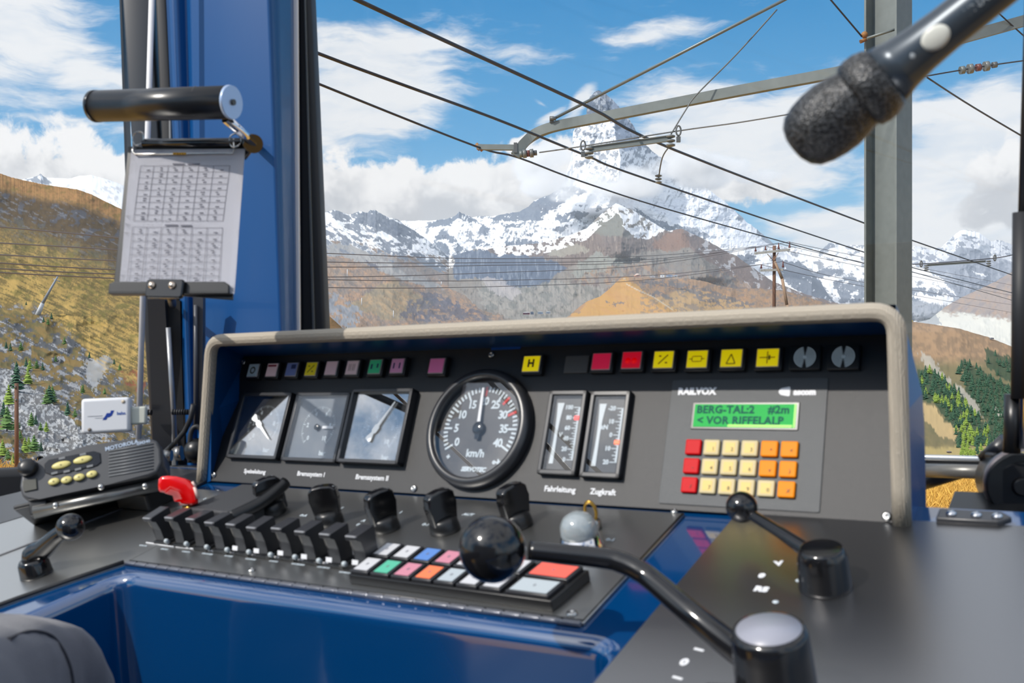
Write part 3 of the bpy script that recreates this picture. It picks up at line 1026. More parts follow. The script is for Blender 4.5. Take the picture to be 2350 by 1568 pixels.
U = Vector((.837, -.546, .0365)).normalized()            # across the desk, towards the right side of the train
V = Vector((.150, .326, .933)); V = (V - U * V.dot(U)).normalized()    # up the instrument board
N = U.cross(V)
P0 = ray(1105, 990) * 1.2
DV = Vector((1423, 2230, 720)); DV = (DV - U * DV.dot(U)).normalized()  # along the desk top, away from the driver
K = U.cross(DV)
UP2 = Vector((-.097, -.082, .992)); UP2 = (UP2 - U * UP2.dot(U)).normalized()  # up the front of the hood
N2 = U.cross(UP2)
O2 = P0 - V * .083


def hit(px, py, p, n):
    r = ray(px, py)
    return r * (p.dot(n) / r.dot(n))


Q0 = hit(1500, 1168, P0, N)


def pan(px, py, h=0.0):
    q = hit(px, py, P0 + N * h, N) - P0 - N * h
    return q.dot(U), q.dot(V)


def dsk(px, py, h=0.0):
    q = hit(px, py, Q0 + K * h, K) - Q0 - K * h
    return q.dot(U), q.dot(DV)


def PW(u, v, h=0.0):
    return P0 + EYE + U * u + V * v + N * h


def DW(u, d, h=0.0):
    return Q0 + EYE + U * u + DV * d + K * h


def PM(u, v, h=0.0, rot=0.0):
    return frame(PW(u, v, h), U, V, N) @ R_(rot, 'Z')


def DM(u, d, h=0.0, rot=0.0):
    return frame(DW(u, d, h), U, DV, K) @ R_(rot, 'Z')


def FM(o, x, y=None, z=None):
    """frame at o whose x axis is x and whose z axis is as near z as possible"""
    x = Vector(x).normalized()
    z = Vector(z)
    y = z.cross(x).normalized()
    z = x.cross(y)
    return frame(o, x, y, z)


I4 = Matrix()
BLUE = mat('blue_gloss_paint', (.0002, .046, .165), 0.13, spec=0.6, coat=1.0)
BLUE.node_tree.nodes['Principled BSDF'].inputs['Coat IOR'].default_value = 2.0
BLUE.node_tree.nodes['Principled BSDF'].inputs['Coat Roughness'].default_value = 0.06
BLUED = mat('blue_satin_paint', (.0005, .066, .235), 0.38, coat=0.12)
BLACKP = mat('black_powder_coat', srgb(56, 57, 60), 0.5, bump=0.25, bscale=900)
PANELM = mat('dark_grey_panel', srgb(41, 41, 43), 0.42, bump=0.2, bscale=1400)
DESKM = mat('satin_dark_metal', (.56, .56, .55), 0.35, bump=0.03, bscale=1200, metal=1.0)
PLAST = mat('black_plastic', srgb(28, 29, 31), 0.32)
PLASTG = mat('black_gloss_plastic', srgb(22, 22, 24), 0.13, spec=0.7)
PLASTM = mat('grey_black_plastic', srgb(44, 45, 49), 0.33, spec=.7)
RUBBER = mat('black_rubber', srgb(34, 35, 38), 0.55)
WHITE = mat('white_print', srgb(232, 234, 238), 0.5)
GREYP = mat('pale_grey_print', srgb(200, 212, 220), 0.5)
STEEL = mat('bright_steel', srgb(190, 190, 188), 0.25, metal=1.0)
CHROME = mat('chrome', srgb(225, 225, 228), 0.08, metal=1.0)
ALU = mat('white_aluminium', srgb(225, 225, 228), 0.35)
REDM = mat('red_gloss_plastic', srgb(228, 4, 6), 0.16, coat=0.6)
REDP = mat('red_mark', srgb(205, 40, 38), 0.5)
BRASS = mat('brass', srgb(190, 150, 70), 0.3, metal=1.0)


def woven(name, col):
    m = mat(name, col, 0.75)
    t = NT(m.node_tree)
    tc = t.n('ShaderNodeTexCoord')
    w1 = t.n('ShaderNodeTexWave', {'Vector': tc.outputs['Object'], 'Scale': 150.0, 'Distortion': 2.0, 'Detail': 2.0})
    w2 = t.n('ShaderNodeTexWave', {'Vector': tc.outputs['Object'], 'Scale': 150.0, 'Distortion': 2.0, 'Detail': 2.0}, bands_direction='Z')
    h = t.m('ADD', w1.outputs['Fac'], w2.outputs['Fac'])
    b = m.node_tree.nodes['Principled BSDF']
    bp = t.n('ShaderNodeBump', {'Height': h, 'Strength': 0.5, 'Distance': 0.0015})
    m.node_tree.links.new(bp.outputs[0], b.inputs['Normal'])
    m.node_tree.links.new(t.mix(t.m('MULTIPLY', h, 0.5), tuple(c * 0.8 for c in col), tuple(min(1, c * 1.1) for c in col)), b.inputs['Base Color'])
    return m


BEIGE = woven('beige_woven_edging', srgb(186, 176, 160))


def glass_mat(name, refl=0.06, tint=(1, 1, 1), rough=0.0, ior=1.45):
    m = bpy.data.materials.new(name)
    m.use_nodes = True
    t = NT(m.node_tree)
    t.nt.nodes.clear()
    ge = t.n('ShaderNodeNewGeometry')
    cs = t.m('ABSOLUTE', t.n('ShaderNodeVectorMath', {0: ge.outputs['Normal'], 1: ge.outputs['Incoming']}, operation='DOT_PRODUCT').outputs['Value'])
    r0 = ((ior - 1) / (ior + 1)) ** 2
    fr = t.m('ADD', r0, t.m('MULTIPLY', 1 - r0, t.m('POWER', t.m('SUBTRACT', 1.0, cs), 5.0)))
    f_ = t.m('ADD', fr, refl, clamp=True)
    tr = t.n('ShaderNodeBsdfTransparent', {'Color': (*tint, 1)})
    gl = t.n('ShaderNodeBsdfGlossy', {'Color': (1, 1, 1, 1), 'Roughness': rough})
    mx = t.n('ShaderNodeMixShader', {0: f_, 1: tr.outputs[0], 2: gl.outputs[0]})
    t.n('ShaderNodeOutputMaterial', {'Surface': mx.outputs[0]})
    return m


PANE = glass_mat('window_glass', 0.0, (0.985, 0.99, 0.99), ior=1.25)
DIALGLASS = glass_mat('gauge_glass', 0.02)
MIRRORGLASS = glass_mat('reflecting_gauge_glass', 0.24, rough=0.004)


def structure(o):
    o['kind'] = 'structure'
    return o


# --- hood with the instrument board
con = empty('instrument_console', frame(O2 + EYE, U, UP2, N2), 'blue instrument hood with beige woven edging and a dark grey board', 'console')


def RL(p):   # world point -> local of the console
    return con.matrix_world.inverted() @ p


def rimw(px, py):
    q = hit(px, py, O2, N2)
    return q + EYE


rBL, rTL, rTR, rBR = rimw(464, 1112), rimw(486, 782), rimw(2057, 714), rimw(2070, 1205)
corner = []
pts = [rBL]
for a, c, b in ((rBL, rTL, rTR), (rTL, rTR, rBR)):
    da, db = (a - c).normalized(), (b - c).normalized()
    r_ = .022
    for i in range(7):
        t_ = i / 6
        pts.append(c + da * r_ * (1 - t_) ** 2 + db * r_ * t_ ** 2)
pts.append(rBR)
path = [RL(p) for p in pts]
full = []
for a, b in zip(path[:-1], path[1:]):
    k = max(1, int((b - a).length / .03))
    full += [a + (b - a) * (i / k) for i in range(k)]
full.append(path[-1])
B().tube(full, .0088, 16).put('edge_trim', BEIGE, con)
# inner walls and outer shell
TLp, TRp, BRp, BLp = PW(-.470, .112), PW(.480, .108), PW(.492, -.083), PW(-.468, -.083)
FW = Vector((.546, .837, 0)).normalized()
back = lambda p, s: p + FW * s
sh = B().use(BLUED)
L = RL
sh.quad(L(rBL), L(rTL), L(TLp), L(BLp))
sh.quad(L(rTL), L(rTR), L(TRp), L(TLp))
sh.quad(L(rTR), L(rBR), L(BRp), L(TRp))
prof = [(.080, .60), (.086, .42), (.086, 0.0)]
Lp = [rTL + UP2 * .006, PW(-.478, .120) + FW * .012] + [rBL + (rTL - rBL) * h + FW * s for s, h in prof]
Rp = [rTR + UP2 * .006, PW(.488, .117) + FW * .012] + [rBR + (rTR - rBR) * h + FW * s + U * .006 for s, h in prof]
for i in range(len(Lp) - 1):
    sh.quad(L(Lp[i]), L(Rp[i]), L(Rp[i + 1]), L(Lp[i + 1]))
for Pp, base in ((Lp, rBL), (Rp, rBR + U * .006)):
    m0 = sh.bm.verts.new(L(base + (Pp[0] - base) * .5))
    vs = [sh.bm.verts.new(L(p)) for p in Pp] + [sh.bm.verts.new(L(base))]
    for i in range(len(vs)):
        j = (i + 1) % len(vs)
        sh._fin([sh.bm.faces.new((vs[i], vs[j], m0))])
sh.put('hood_shell', None, con)
# the board
bw = B()
pp = [(-.470, -.083), (.492, -.083), (.480, .109), (-.468, .113)]
bw.prism(pp, -.004, 0, bev=.0008)
board = bw.put('instrument_board', PANELM, con, con.matrix_world.inverted() @ PM(0, 0))
sb = B()
r0, r1 = pan(1545, 873), pan(1884, 1178)
sb.prism(round_rect(r0[0], r1[1], r1[0] - .001, r0[1], .002), 0, .0012, bev=.0004)
# screws of the board
for px, py in ((560, 832), (492, 1090), (1129, 815), (951, 1122), (1200, 1136), (2036, 1186)):
    u, v = pan(px, py)
    s_ = B()
    s_.lathe([(.0045, 0), (.0045, .0012), (.0036, .0026), (.0014, .003), (.0012, .0018), (0, .0018)], 16)
    s_.put('screw', STEEL, con, con.matrix_world.inverted() @ PM(u, v, .0004))
u, v = pan(1162, 797)
B().box((0, 0, 0), (.044, .003, .0006)).put('blue_reflection', mat('blue_reflection_tone', srgb(30, 96, 190), 0.4), con, con.matrix_world.inverted() @ PM(u, .1085, .0008))  # bright blue reflection at the board's top edge, laid on as a strip
for s_, px, py, z_ in (('Speiseleitung', 585, 1083, .0085), ('Bremssystem I', 714, 1089, .0088), ('Bremssystem II', 854, 1097, .0092), ('Fahrleitung', 1285, 1124, .0092), ('Zugkraft', 1384, 1130, .0092)):
    u, v = pan(px, py)
    text(s_, z_, WHITE, con, con.matrix_world.inverted() @ PM(u, v, .0004), bold=.0002)


# --- three square pressure gauges
def rect_gauge(px, py, name_label, glass, needle_deg, needle_len, face, kind, w=.103, h_=.099, frame_h=.010, pivot=None):
    u0, v0 = pan(px, py)
    t = empty('pressure_gauge', PM(u0, v0), name_label, 'gauge', 'square pressure gauges on the board')
    fr = B()
    ow, oh = w / 2, h_ / 2
    for c, d in (((0, oh - .0025, frame_h / 2), (w, .005, frame_h)), ((0, -oh + .0025, frame_h / 2), (w, .005, frame_h)),
                 ((-ow + .0025, 0, frame_h / 2), (.005, h_, frame_h)), ((ow - .0025, 0, frame_h / 2), (.005, h_, frame_h))):
        fr.box(c, d, bev=.0008)
    fr.put('frame', PLASTM, t)
    B().box((0, 0, .001), (w - .009, h_ - .009, .002)).put('dial', face, t)
    pu, pv = pivot
    sc_ = B().use(GREYP)
    R0 = .031
    for i in range(51):
        a = math.radians(225 - 270 * i / 50)
        l_ = .0052 if i % 10 == 0 else (.004 if i % 5 == 0 else .0026)
        wd = .0011 if i % 5 == 0 else .0006
        sc_.box((0, 0, 0), (l_, wd, .0003), T_(Vector((pu, pv, .0023))) @ Matrix.Rotation(a, 4, 'Z') @ T_(Vector((R0 - l_ / 2, 0, 0))))
    sc_.put('scale', None, t)
    for i, s_ in enumerate(('0', '2', '4', '6', '8', '10')):
        a = math.radians(225 - 270 * i / 5)
        text(s_, .0085, GREYP, t, T_(Vector((pu + .0215 * math.cos(a), pv + .0215 * math.sin(a), .0022))), name='number', bold=.0003)
    text('bar', .009, GREYP, t, T_(Vector((pu + .018, pv - .036, .0022))), bold=.0003)
    nd = B()
    R = Matrix.Rotation(math.radians(needle_deg), 4, 'Z')
    if kind == 'arrow':
        nd.prism([(needle_len, .0006), (.006, .0022), (.004, .0042), (-.004, .0042), (-.007, .002), (-.016, .0052), (-.019, .004), (-.019, -.004), (-.016, -.0052), (-.007, -.002), (-.004, -.0042), (.004, -.0042), (.006, -.0022), (needle_len, -.0006)], 0, .001, T_(Vector((pu, pv, .0105))) @ R)
    else:
        nd.prism([(needle_len, .0018), (.010, .0018), (.010, -.0018), (needle_len, -.0018)], 0, .001, T_(Vector((pu, pv, .004))) @ R)
        nd.use(PLASTG).lathe([(.0042, 0), (.0042, .0035), (.003, .0042), (0, .0042)], 16, T_(Vector((pu, pv, .003))))
    if kind == 'arrow':
        nd.mats = []
    nd.put('needle', mat('white_needle', srgb(244, 246, 246), 0.5, emit=0.25), t) if kind == 'arrow' else None  # slight glow added so the needle stands out from the mirrored sky
    if kind != 'arrow':
        nd.mats = [WHITE, PLASTG]
        for f in nd.bm.faces:
            f.material_index = 1 if f.material_index == 0 and (f.calc_center_median() - Vector((pu, pv, .005))).length < .006 else 0
        nd.put('needle', None, t)
    B().box((0, 0, .0085), (w - .009, h_ - .009, .0008)).put('glass', glass, t)
    return t


FACE1 = mat('dark_dial', srgb(40, 44, 52), 0.5)
FACE2 = mat('grey_dial', srgb(104, 112, 122), 0.45)
rect_gauge(604, 980, 'square gauge furthest left on the board, sky mirrored in it, needle to lower right', MIRRORGLASS, -38, .036, FACE1, 'arrow', pivot=(.002, .001))
rect_gauge(733, 983, 'middle square gauge with grey dial marked bar and needle pointing right', DIALGLASS, 0, .030, FACE2, 'bar', pivot=(.000, .000), frame_h=.009)
rect_gauge(873, 983, 'square gauge left of the speedometer, clouds mirrored in it, needle to upper right', MIRRORGLASS, 58, .044, FACE1, 'arrow', pivot=(.002, -.004), w=.106, h_=.102, frame_h=.014)

# --- speedometer
u0, v0 = pan(1104, 986)
sp_ = empty('speedometer', PM(u0, v0), 'large round speedometer reading 40 km/h at most, needle near 20', 'speedometer')
B().lathe([(.076, 0), (.0765, .004), (.0755, .011), (.072, .0155), (.0675, .0165), (.0645, .0155), (.0635, .012), (.0635, .001)], 96, caps=False).put('bezel', PLASTM, sp_)
B().lathe([(0, .0005), (.0640, .0005), (.0640, .0025), (0, .0025)], 64, smooth=False).put('dial', mat('speed_dial', srgb(66, 66, 69), 0.5), sp_)
tk, tr = B(), B()
for i in range(41):
    a = math.radians(90 + 120 - 6 * i)
    l_ = .0125 if i % 5 == 0 else .0066
    bb = tr if i in (20, 27, 31) else tk
    if i in (27, 31):
        l_ = .0125
    if bb is tr:
        tr = bb = B()
    bb.box((0, 0, 0), (l_, .0026 if bb is tk else .0034, .0005), T_(Vector((0, 0, .0030))) @ Matrix.Rotation(a, 4, 'Z') @ T_(Vector((.0545 - l_ / 2, 0, 0))), bev=.0)
    if bb is tr:
        tr.put('red_mark', REDP, sp_)
        tr = B()
tk.put('scale', GREYP, sp_)

for i in range(9):
    a = math.radians(90 + 120 - 30 * i)
    rr = .0355
    text(str(i * 5), .0145, GREYP, sp_, T_(Vector((rr * math.cos(a), rr * math.sin(a), .0029))), name='number', bold=.0005, space=.85)
text('km/h', .0135, GREYP, sp_, T_(Vector((0, -.0315, .0029))), bold=.0004)
text('SERVOTEC', .0075, GREYP, sp_, T_(Vector((.001, -.0515, .0029))), bold=.0005, shear=.3)
text('+', .009, GREYP, sp_, T_(Vector((-.040, -.037, .0029))), bold=.0006)
text('o-b', .008, GREYP, sp_, T_(Vector((.033, -.041, .0029))), bold=.0006)
nd = B()
nd.prism([(-.0022, .008), (.0022, .008), (.0016, .052), (-.0016, .052)], 0, .0012, T_(Vector((0, 0, .0065))) @ R_(3, 'Z'))
nd.put('needle', WHITE, sp_)
B().lathe([(.0085, 0), (.0085, .004), (.006, .0058), (0, .006)], 24, T_(Vector((0, 0, .003)))).prism([(-.004, 0), (.004, 0), (.003, -.014), (-.003, -.014)], .0055, .0075, R_(3, 'Z')).put('needle_hub', PLASTG, sp_)
B().lathe([(0, .0115), (.0635, .0115), (.0635, .0122), (0, .0122)], 48, smooth=False).put('glass', DIALGLASS, sp_)


# --- two upright meters
def edge_meter(px, py, label, nums, unit, uy, dot, dotcol):
    u0, v0 = pan(px, py)
    w, h_ = .0505, .1015
    t = empty('edge_meter', PM(u0, v0), label, 'meter', 'narrow upright meters')
    fr = B()
    fh = .0095
    for c, d in (((0, h_ / 2 - .003, fh / 2), (w, .006, fh)), ((0, -h_ / 2 + .003, fh / 2), (w, .006, fh)), ((-w / 2 + .0028, 0, fh / 2), (.0056, h_, fh)), ((w / 2 - .0028, 0, fh / 2), (.0056, h_, fh))):
        fr.box(c, d, bev=.0012)
    fr.put('frame', PLASTM, t)
    B().box((0, 0, .001), (w - .010, h_ - .011, .002)).put('dial', mat('black_face', srgb(30, 31, 33), 0.5), t)
    st = B()
    lft = [(-.0135 + .0018 * abs(y / .037) ** 2 * (-1), y) for y in [.037 - .0092 * i for i in range(9)]]
    rgt = [(-.0095 + (.0035 * max(0, y / .037) ** 2), y) for y in [.037 - .0092 * i for i in range(9)]]
    st.prism(lft + rgt[::-1], 0, .0006, T_(Vector((0, 0, .0021))))
    st.put('stripe', mat('silver_stripe', srgb(196, 206, 212), 0.45), t)
    sc_ = B()
    k = len(nums)
    for i in range(4 * (k - 1) + 1):
        y = .0315 - .063 * i / (4 * (k - 1))
        x1 = .0150
        l_ = .0075 if i % 4 == 0 else (.0055 if i % 2 == 0 else .0035)
        sc_.box((x1 - l_ / 2, y, .0024), (l_, .0010, .0005))
    sc_.box((.0150, 0, .0024), (.0024, .064, .0005))
    sc_.put('scale', GREYP, t)
    for i, s_ in enumerate(nums):
        y = .0315 - .063 * i / (k - 1)
        text(s_, .0072, GREYP, t, T_(Vector((.0062, y, .0023))), name='number', align='RIGHT', bold=.0003)
    text(unit, .0075, GREYP, t, T_(Vector((-.0052, uy, .0023))), bold=.0003)
    B().box((.0145, dot, .0032), (.0085, .0052, .0012), bev=.0005).put('pointer', mat('glowing_pointer_' + str(dotcol[1]), srgb(*dotcol), 0.4, emit=0.9), t)
    B().box((0, 0, .0072), (w - .010, h_ - .011, .0006)).put('glass', DIALGLASS, t)


edge_meter(1298, 996, 'narrow upright meter marked V with a red pointer near 80', ['100', '80', '60', '40', '20', '0'], 'V', -.002, .0185, (255, 30, 14))
edge_meter(1396, 1000, 'narrow upright meter marked kN with an orange pointer below zero', ['-20', '10', '0', '10', '20'], 'kN', .009, -.0085, (255, 96, 10))

# --- row of indicator lamps
YEL, CRE = (244, 220, 6), (222, 214, 206)
LAMPS = [(591, 855, (148, 168, 182), 'pale blue grey tile with dark ring', 'ring'), (634, 854, (214, 186, 192), 'pale pink tile with a darker red top', 'top'),
         (679, 853, (98, 112, 160), 'blue and white tile', 'patch'), (724, 852, (222, 204, 20), 'yellow tile with dark zigzag', 'zig'),
         (770, 850, (212, 182, 190), 'plain pale pink tile', None), (818, 849, (218, 192, 196), 'pale pink tile with thin upright lines', 'bars'),
         (870, 847, (60, 184, 130), 'green tile with dark spots', 'spots'), (921, 845, (206, 142, 180), 'mauve tile with dark brackets', 'br'),
         (1011, 845, (222, 118, 170), 'lone magenta tile above the speedometer', None), (1228, 841, YEL, 'yellow tile with the letter H', 'H'),
         (1325, 838, None, 'blank grey cover', None), (1388, 836, (196, 28, 66), 'dark red tile', 'faint'), (1457, 833, (212, 16, 44), 'bright red tile with two round spots', 'two'),
         (1530, 832, YEL, 'yellow tile with a diagonal line', 'diag'), (1607, 831, YEL, 'yellow tile with a rounded bar sign', 'bar'), (1685, 829, YEL, 'yellow tile with a triangle', 'tri'),
         (1768, 828, YEL, 'yellow tile with a cross line sign', 'plus'), (1852, 826, None, 'black buzzer with pale rings, left one of the pair', 'spk'), (1940, 825, None, 'black buzzer with pale rings, right end of the row', 'spk')]
DARKP = mat('dark_print', srgb(60, 52, 30), 0.5)
for px, py, c, desc, sym in LAMPS:
    u0, v0 = pan(px, py)
    blank = desc.startswith('blank')
    t = empty('blanking_cover' if blank else ('buzzer' if sym == 'spk' else 'indicator_lamp'), PM(u0, v0),
              ('indicator lamp, ' + desc + ', in the top row') if c else (desc + ' in the top lamp row'), 'indicator lamp' if c else ('cover' if blank else 'buzzer'), 'indicator row along the top of the board')
    w, h_ = .0300, .0265
    if px < 980:
        w = .0275
    if blank:
        B().box((0, 0, .0015), (.032, .022, .003), bev=.0008).put('cover', mat('grey_cover', srgb(88, 87, 85), 0.5, emit=.03), t)
        continue
    if sym == 'spk':
        w = .032
    B().box((0, 0, .004), (w, h_, .008), bev=.001).put('housing', PLAST, t)
    if sym == 'spk':
        g = B()
        for k in range(1, 6):
            for s_ in (-1, 1):
                for j in range(12):
                    a0 = math.radians(-78 + 13 * j) + (math.pi if s_ < 0 else 0)
                    a1 = a0 + math.radians(13)
                    r0_, r1_ = .0021 * k - .0003, .0021 * k + .0007
                    g.prism([(r0_ * math.cos(a0), r0_ * math.sin(a0)), (r1_ * math.cos(a0), r1_ * math.sin(a0)), (r1_ * math.cos(a1), r1_ * math.sin(a1)), (r0_ * math.cos(a1), r0_ * math.sin(a1))], .008, .0084)
        g.lathe([(.0012, .008), (.0012, .0085), (0, .0085)], 12)
        g.put('ring_pattern', mat('ring_grey', srgb(186, 204, 214), 0.5, emit=.15), t)
        continue
    B().box((0, 0, .0085), (w - .005, .0215, .0016), bev=.0006).put('clear_cap', mat('clear_cap', srgb(170, 160, 158), 0.15, spec=.8), t)
    em = 0.45 if c == YEL or c[1] < 40 else 0.08
    B().box((0, 0, .0094), (w - .0072, .0192, .0012), bev=.0004).put('tile', mat('tile_%d_%d_%d' % c, srgb(*c), 0.35, emit=em), t)
    g = B()
    z0, z1 = .0100, .0102
    if sym == 'ring':
        g.lathe([(.0035, z0), (.0035, z1), (.0055, z1), (.0055, z0)], 20, caps=False)
    elif sym == 'top':
        g.box((0, .0062, z1), (.017, .003, .0002))
    elif sym == 'patch':
        g.box((.004, .004, z1), (.009, .0065, .0002))
    elif sym in ('zig', 'diag'):
        g.prism([(-.006, -.005), (-.005, -.0058), (.006, .005), (.005, .0058)], z0, z1)
        g.box((-.004, .004, z1), (.003, .0016, .0002)).box((.004, -.004, z1), (.003, .0016, .0002))
    elif sym == 'bars':
        for x_ in (-.005, -.002, .002, .005):
            g.box((x_, 0, z1), (.0006, .010, .0002))
    elif sym == 'spots':
        g.box((-.005, 0, z1), (.003, .007, .0002)).box((.0055, .001, z1), (.0028, .006, .0002))
    elif sym == 'br':
        g.box((-.005, 0, z1), (.0022, .008, .0002)).box((.005, 0, z1), (.0022, .008, .0002))
    elif sym == 'two':
        g = B()
        g.lathe([(.0036, z0), (.0036, z1), (0, z1)], 16, T_(Vector((-.004, -.001, 0)))).lathe([(.0036, z0), (.0036, z1), (0, z1)], 16, T_(Vector((.004, -.001, 0))))
    elif sym == 'bar':
        for a_ in (0, 1):
            g.box((0, (.003, -.003)[a_], z1), (.010, .0008, .0002)).box(((.0055, -.0055)[a_], 0, z1), (.0008, .0055, .0002)).box(((.0075, -.0075)[a_], 0, z1), (.0035, .0008, .0002))
    elif sym == 'tri':
        for a_, b_ in (((-.005, -.0065), (0, .0045)), ((0, .0045), (.005, -.0065)), ((.005, -.0065), (-.005, -.0065))):
            g.tube([(a_[0], a_[1], z0), (b_[0], b_[1], z0)], .0006, 6)
    elif sym == 'plus':
        g.box((0, 0, z1), (.017, .0010, .0002)).box((0, 0, z1), (.0010, .014, .0002)).box((.0022, 0, z1), (.0018, .0055, .0002))
    if sym == 'H':
        text('H', .0135, DARKP, t, T_(Vector((0, 0, .0101))), bold=.0006)
        g.bm.free()
    elif sym in (None, 'faint'):
        g.bm.free()
    else:
        g.put('symbol', mat('dull_red_print', srgb(150, 40, 60), 0.5) if sym == 'top' else (mat('red_spot', srgb(255, 0, 8), 0.5, emit=.4) if sym == 'two' else (mat('navy_print', srgb(40, 50, 96), 0.5) if sym in ('patch', 'br', 'spots') else DARKP)), t)

# --- intercom unit with green display and keys
ic = empty('intercom_panel', PM(0, 0), 'announcement control unit with green two-line display and coloured keypad', 'control panel')
sb.put('face_plate', mat('intercom_plate', srgb(60, 64, 68), 0.42, bump=.2, bscale=1400), ic)
a_, b_ = pan(1598, 930), pan(1826, 984)
cx, cy, w, h_ = (a_[0] + b_[0]) / 2, (a_[1] + b_[1]) / 2, b_[0] - a_[0], a_[1] - b_[1]
B().box((cx, cy, .0016), (w + .006, h_ + .005, .0018), bev=.0006).put('display_frame', PLAST, ic)
scr = B().box((cx, cy, .0027), (w, h_, .0008)).put('display', mat('green_display', (.0, .20, .045), 0.5, spec=.2, emit=.50, emcol=srgb(0, 200, 60)), ic)
B().box((cx + .018, cy - h_ / 2 + .0015, .0031), (w * .62, .0026, .0002)).box((cx + w / 2 - .001, cy, .0031), (.0018, h_, .0002)).put('display_glow', mat('display_edge_light', srgb(110, 205, 0), 0.4, emit=.6), scr)
LCDK = mat('display_characters', srgb(0, 84, 74), 0.6, spec=.2)
text('BERG-TAL:2    #2m', .0118, LCDK, scr, T_(Vector((cx - .002, cy + .0062, .0032))), bold=.0004, space=1.05)
text('< VOR RIFFELALP', .0118, LCDK, scr, T_(Vector((cx - .004, cy - .0058, .0032))), bold=.0004, space=1.05)
u, v = pan(1600, 900)
text('RAILVOX', .0105, WHITE, ic, T_(Vector((u, v, .0014))), bold=.0006)
u, v = pan(1840, 901)
text('ascom', .0088, WHITE, ic, T_(Vector((u + .0035, v - .0002, .0014))), bold=.0006)
u2, v2 = pan(1797, 900)
B().prism([(-.0055, 0), (-.0052, .0016), (-.003, .0036), (.0052, .0052), (.0062, .0045), (.0064, 0), (.0062, -.0045), (.0052, -.0052), (-.003, -.0036), (-.0052, -.0016)], .0012, .0016, T_(Vector((u2 + .0015, v2, 0)))).put('cone_emblem', WHITE, ic)
KC = {'r': (196, 2, 14), 'c': (204, 188, 146), 'o': (236, 136, 2)}
grid = ['rcccoo', 'rcccoo', 'rcccco']
KEYSYM = ['', '1', '2', '3', '^', '<', '-', '4', '5', '6', 'v', ')', '/', '7', '8', '9', '0', 'X']
for j in range(3):
    for i in range(6):
        u = .2818 + i * .0207
        v = -.0145 - j * .0207
        cc = KC[grid[j][i]]
        key = B()
        key.box((u, v, .003), (.0176, .0168, .0045), bev=.0016, seg=3)
        k_ = key.put('key', mat('key_' + grid[j][i], srgb(*cc), 0.55, emit=.06, spec=.25), ic)
        k_['label'] = {'r': 'red key', 'c': 'cream key', 'o': 'orange key'}[grid[j][i]]
        if grid[j][i] == 'c':
            B().box((u, v, .0053), (.0105, .0108, .0004)).put('key_window', mat('key_yellow', srgb(214, 184, 100), 0.5, emit=.08), k_)
        s_ = KEYSYM[j * 6 + i]
        if s_:
            text(s_, .0058, DARKP, k_, T_(Vector((u + .0025, v - .002, .0057))), name='symbol')

# ---------------------------------------------------------------- desk with knee bay
desk = empty('driver_desk', frame(DW(-.2, -.26), U, DV, K), 'blue driver desk with a knee bay and dark metal top plates', 'desk')
iD = desk.matrix_world.inverted()


def DL(u, d, h=0.0):
    return iD @ DW(u, d, h)


# edge of the bay, from left front round to the right
bay = [(-.720, -1.05), (-.640, -.62), (-.592, -.40), (-.560, -.268), (.076, -.260), (.072, -1.05)]


def fillet(pts, r, n=6):
    out = [Vector((*pts[0], 0))]
    for a, c, b in zip(pts[:-2], pts[1:-1], pts[2:]):
        a, c, b = Vector((*a, 0)), Vector((*c, 0)), Vector((*b, 0))
        da, db = (a - c).normalized(), (b - c).normalized()
        for i in range(n + 1):
            t = i / n
            out.append(c + da * r * (1 - t) ** 2 + db * r * t ** 2)
    out.append(Vector((*pts[-1], 0)))
    return out


edge = fillet(bay, .022)
cab_ = B().use(BLUE)
down = (Vector((.05, .07, -1))).normalized()
prof = [(.40, -.0035), (.0140, -.0035), (.0100, -.0041), (.0065, -.0058), (.0035, -.0085), (.0014, -.0120), (.0003, -.0160), (0, -.0200)]
rows = []
for i, p in enumerate(edge):
    a = edge[max(0, i - 1)]
    b = edge[min(len(edge) - 1, i + 1)]
    t = (b - a).normalized()
    nrm = Vector((-t.y, t.x, 0))        # away from the bay
    row = []
    for w, h in prof[1:]:
        q = p + nrm * w
        row.append(cab_.bm.verts.new(iD @ DW(q.x, q.y, h)))
    last = iD @ DW(p.x, p.y, prof[-1][1])
    for k in range(1, 5):
        row.append(cab_.bm.verts.new(last + iD.to_3x3() @ down * (.17 * k)))
    rows.append(row)
fs = []
for a, b in zip(rows[:-1], rows[1:]):
    for j in range(len(a) - 1):
        fs.append(cab_.bm.faces.new((a[j], b[j], b[j + 1], a[j + 1])))
cab_._fin(fs, True)
cab_.put('knee_bay_wall', None, desk)
# carcass top under the plates: real thickness
top = B().use(BLUE)
outer = [(-1.20, -1.05), (-1.20, -.05), (-.98, .05), (.62, .05), (.72, .02), (.72, -1.05)]
inner = [(p.x, p.y) for p in edge]
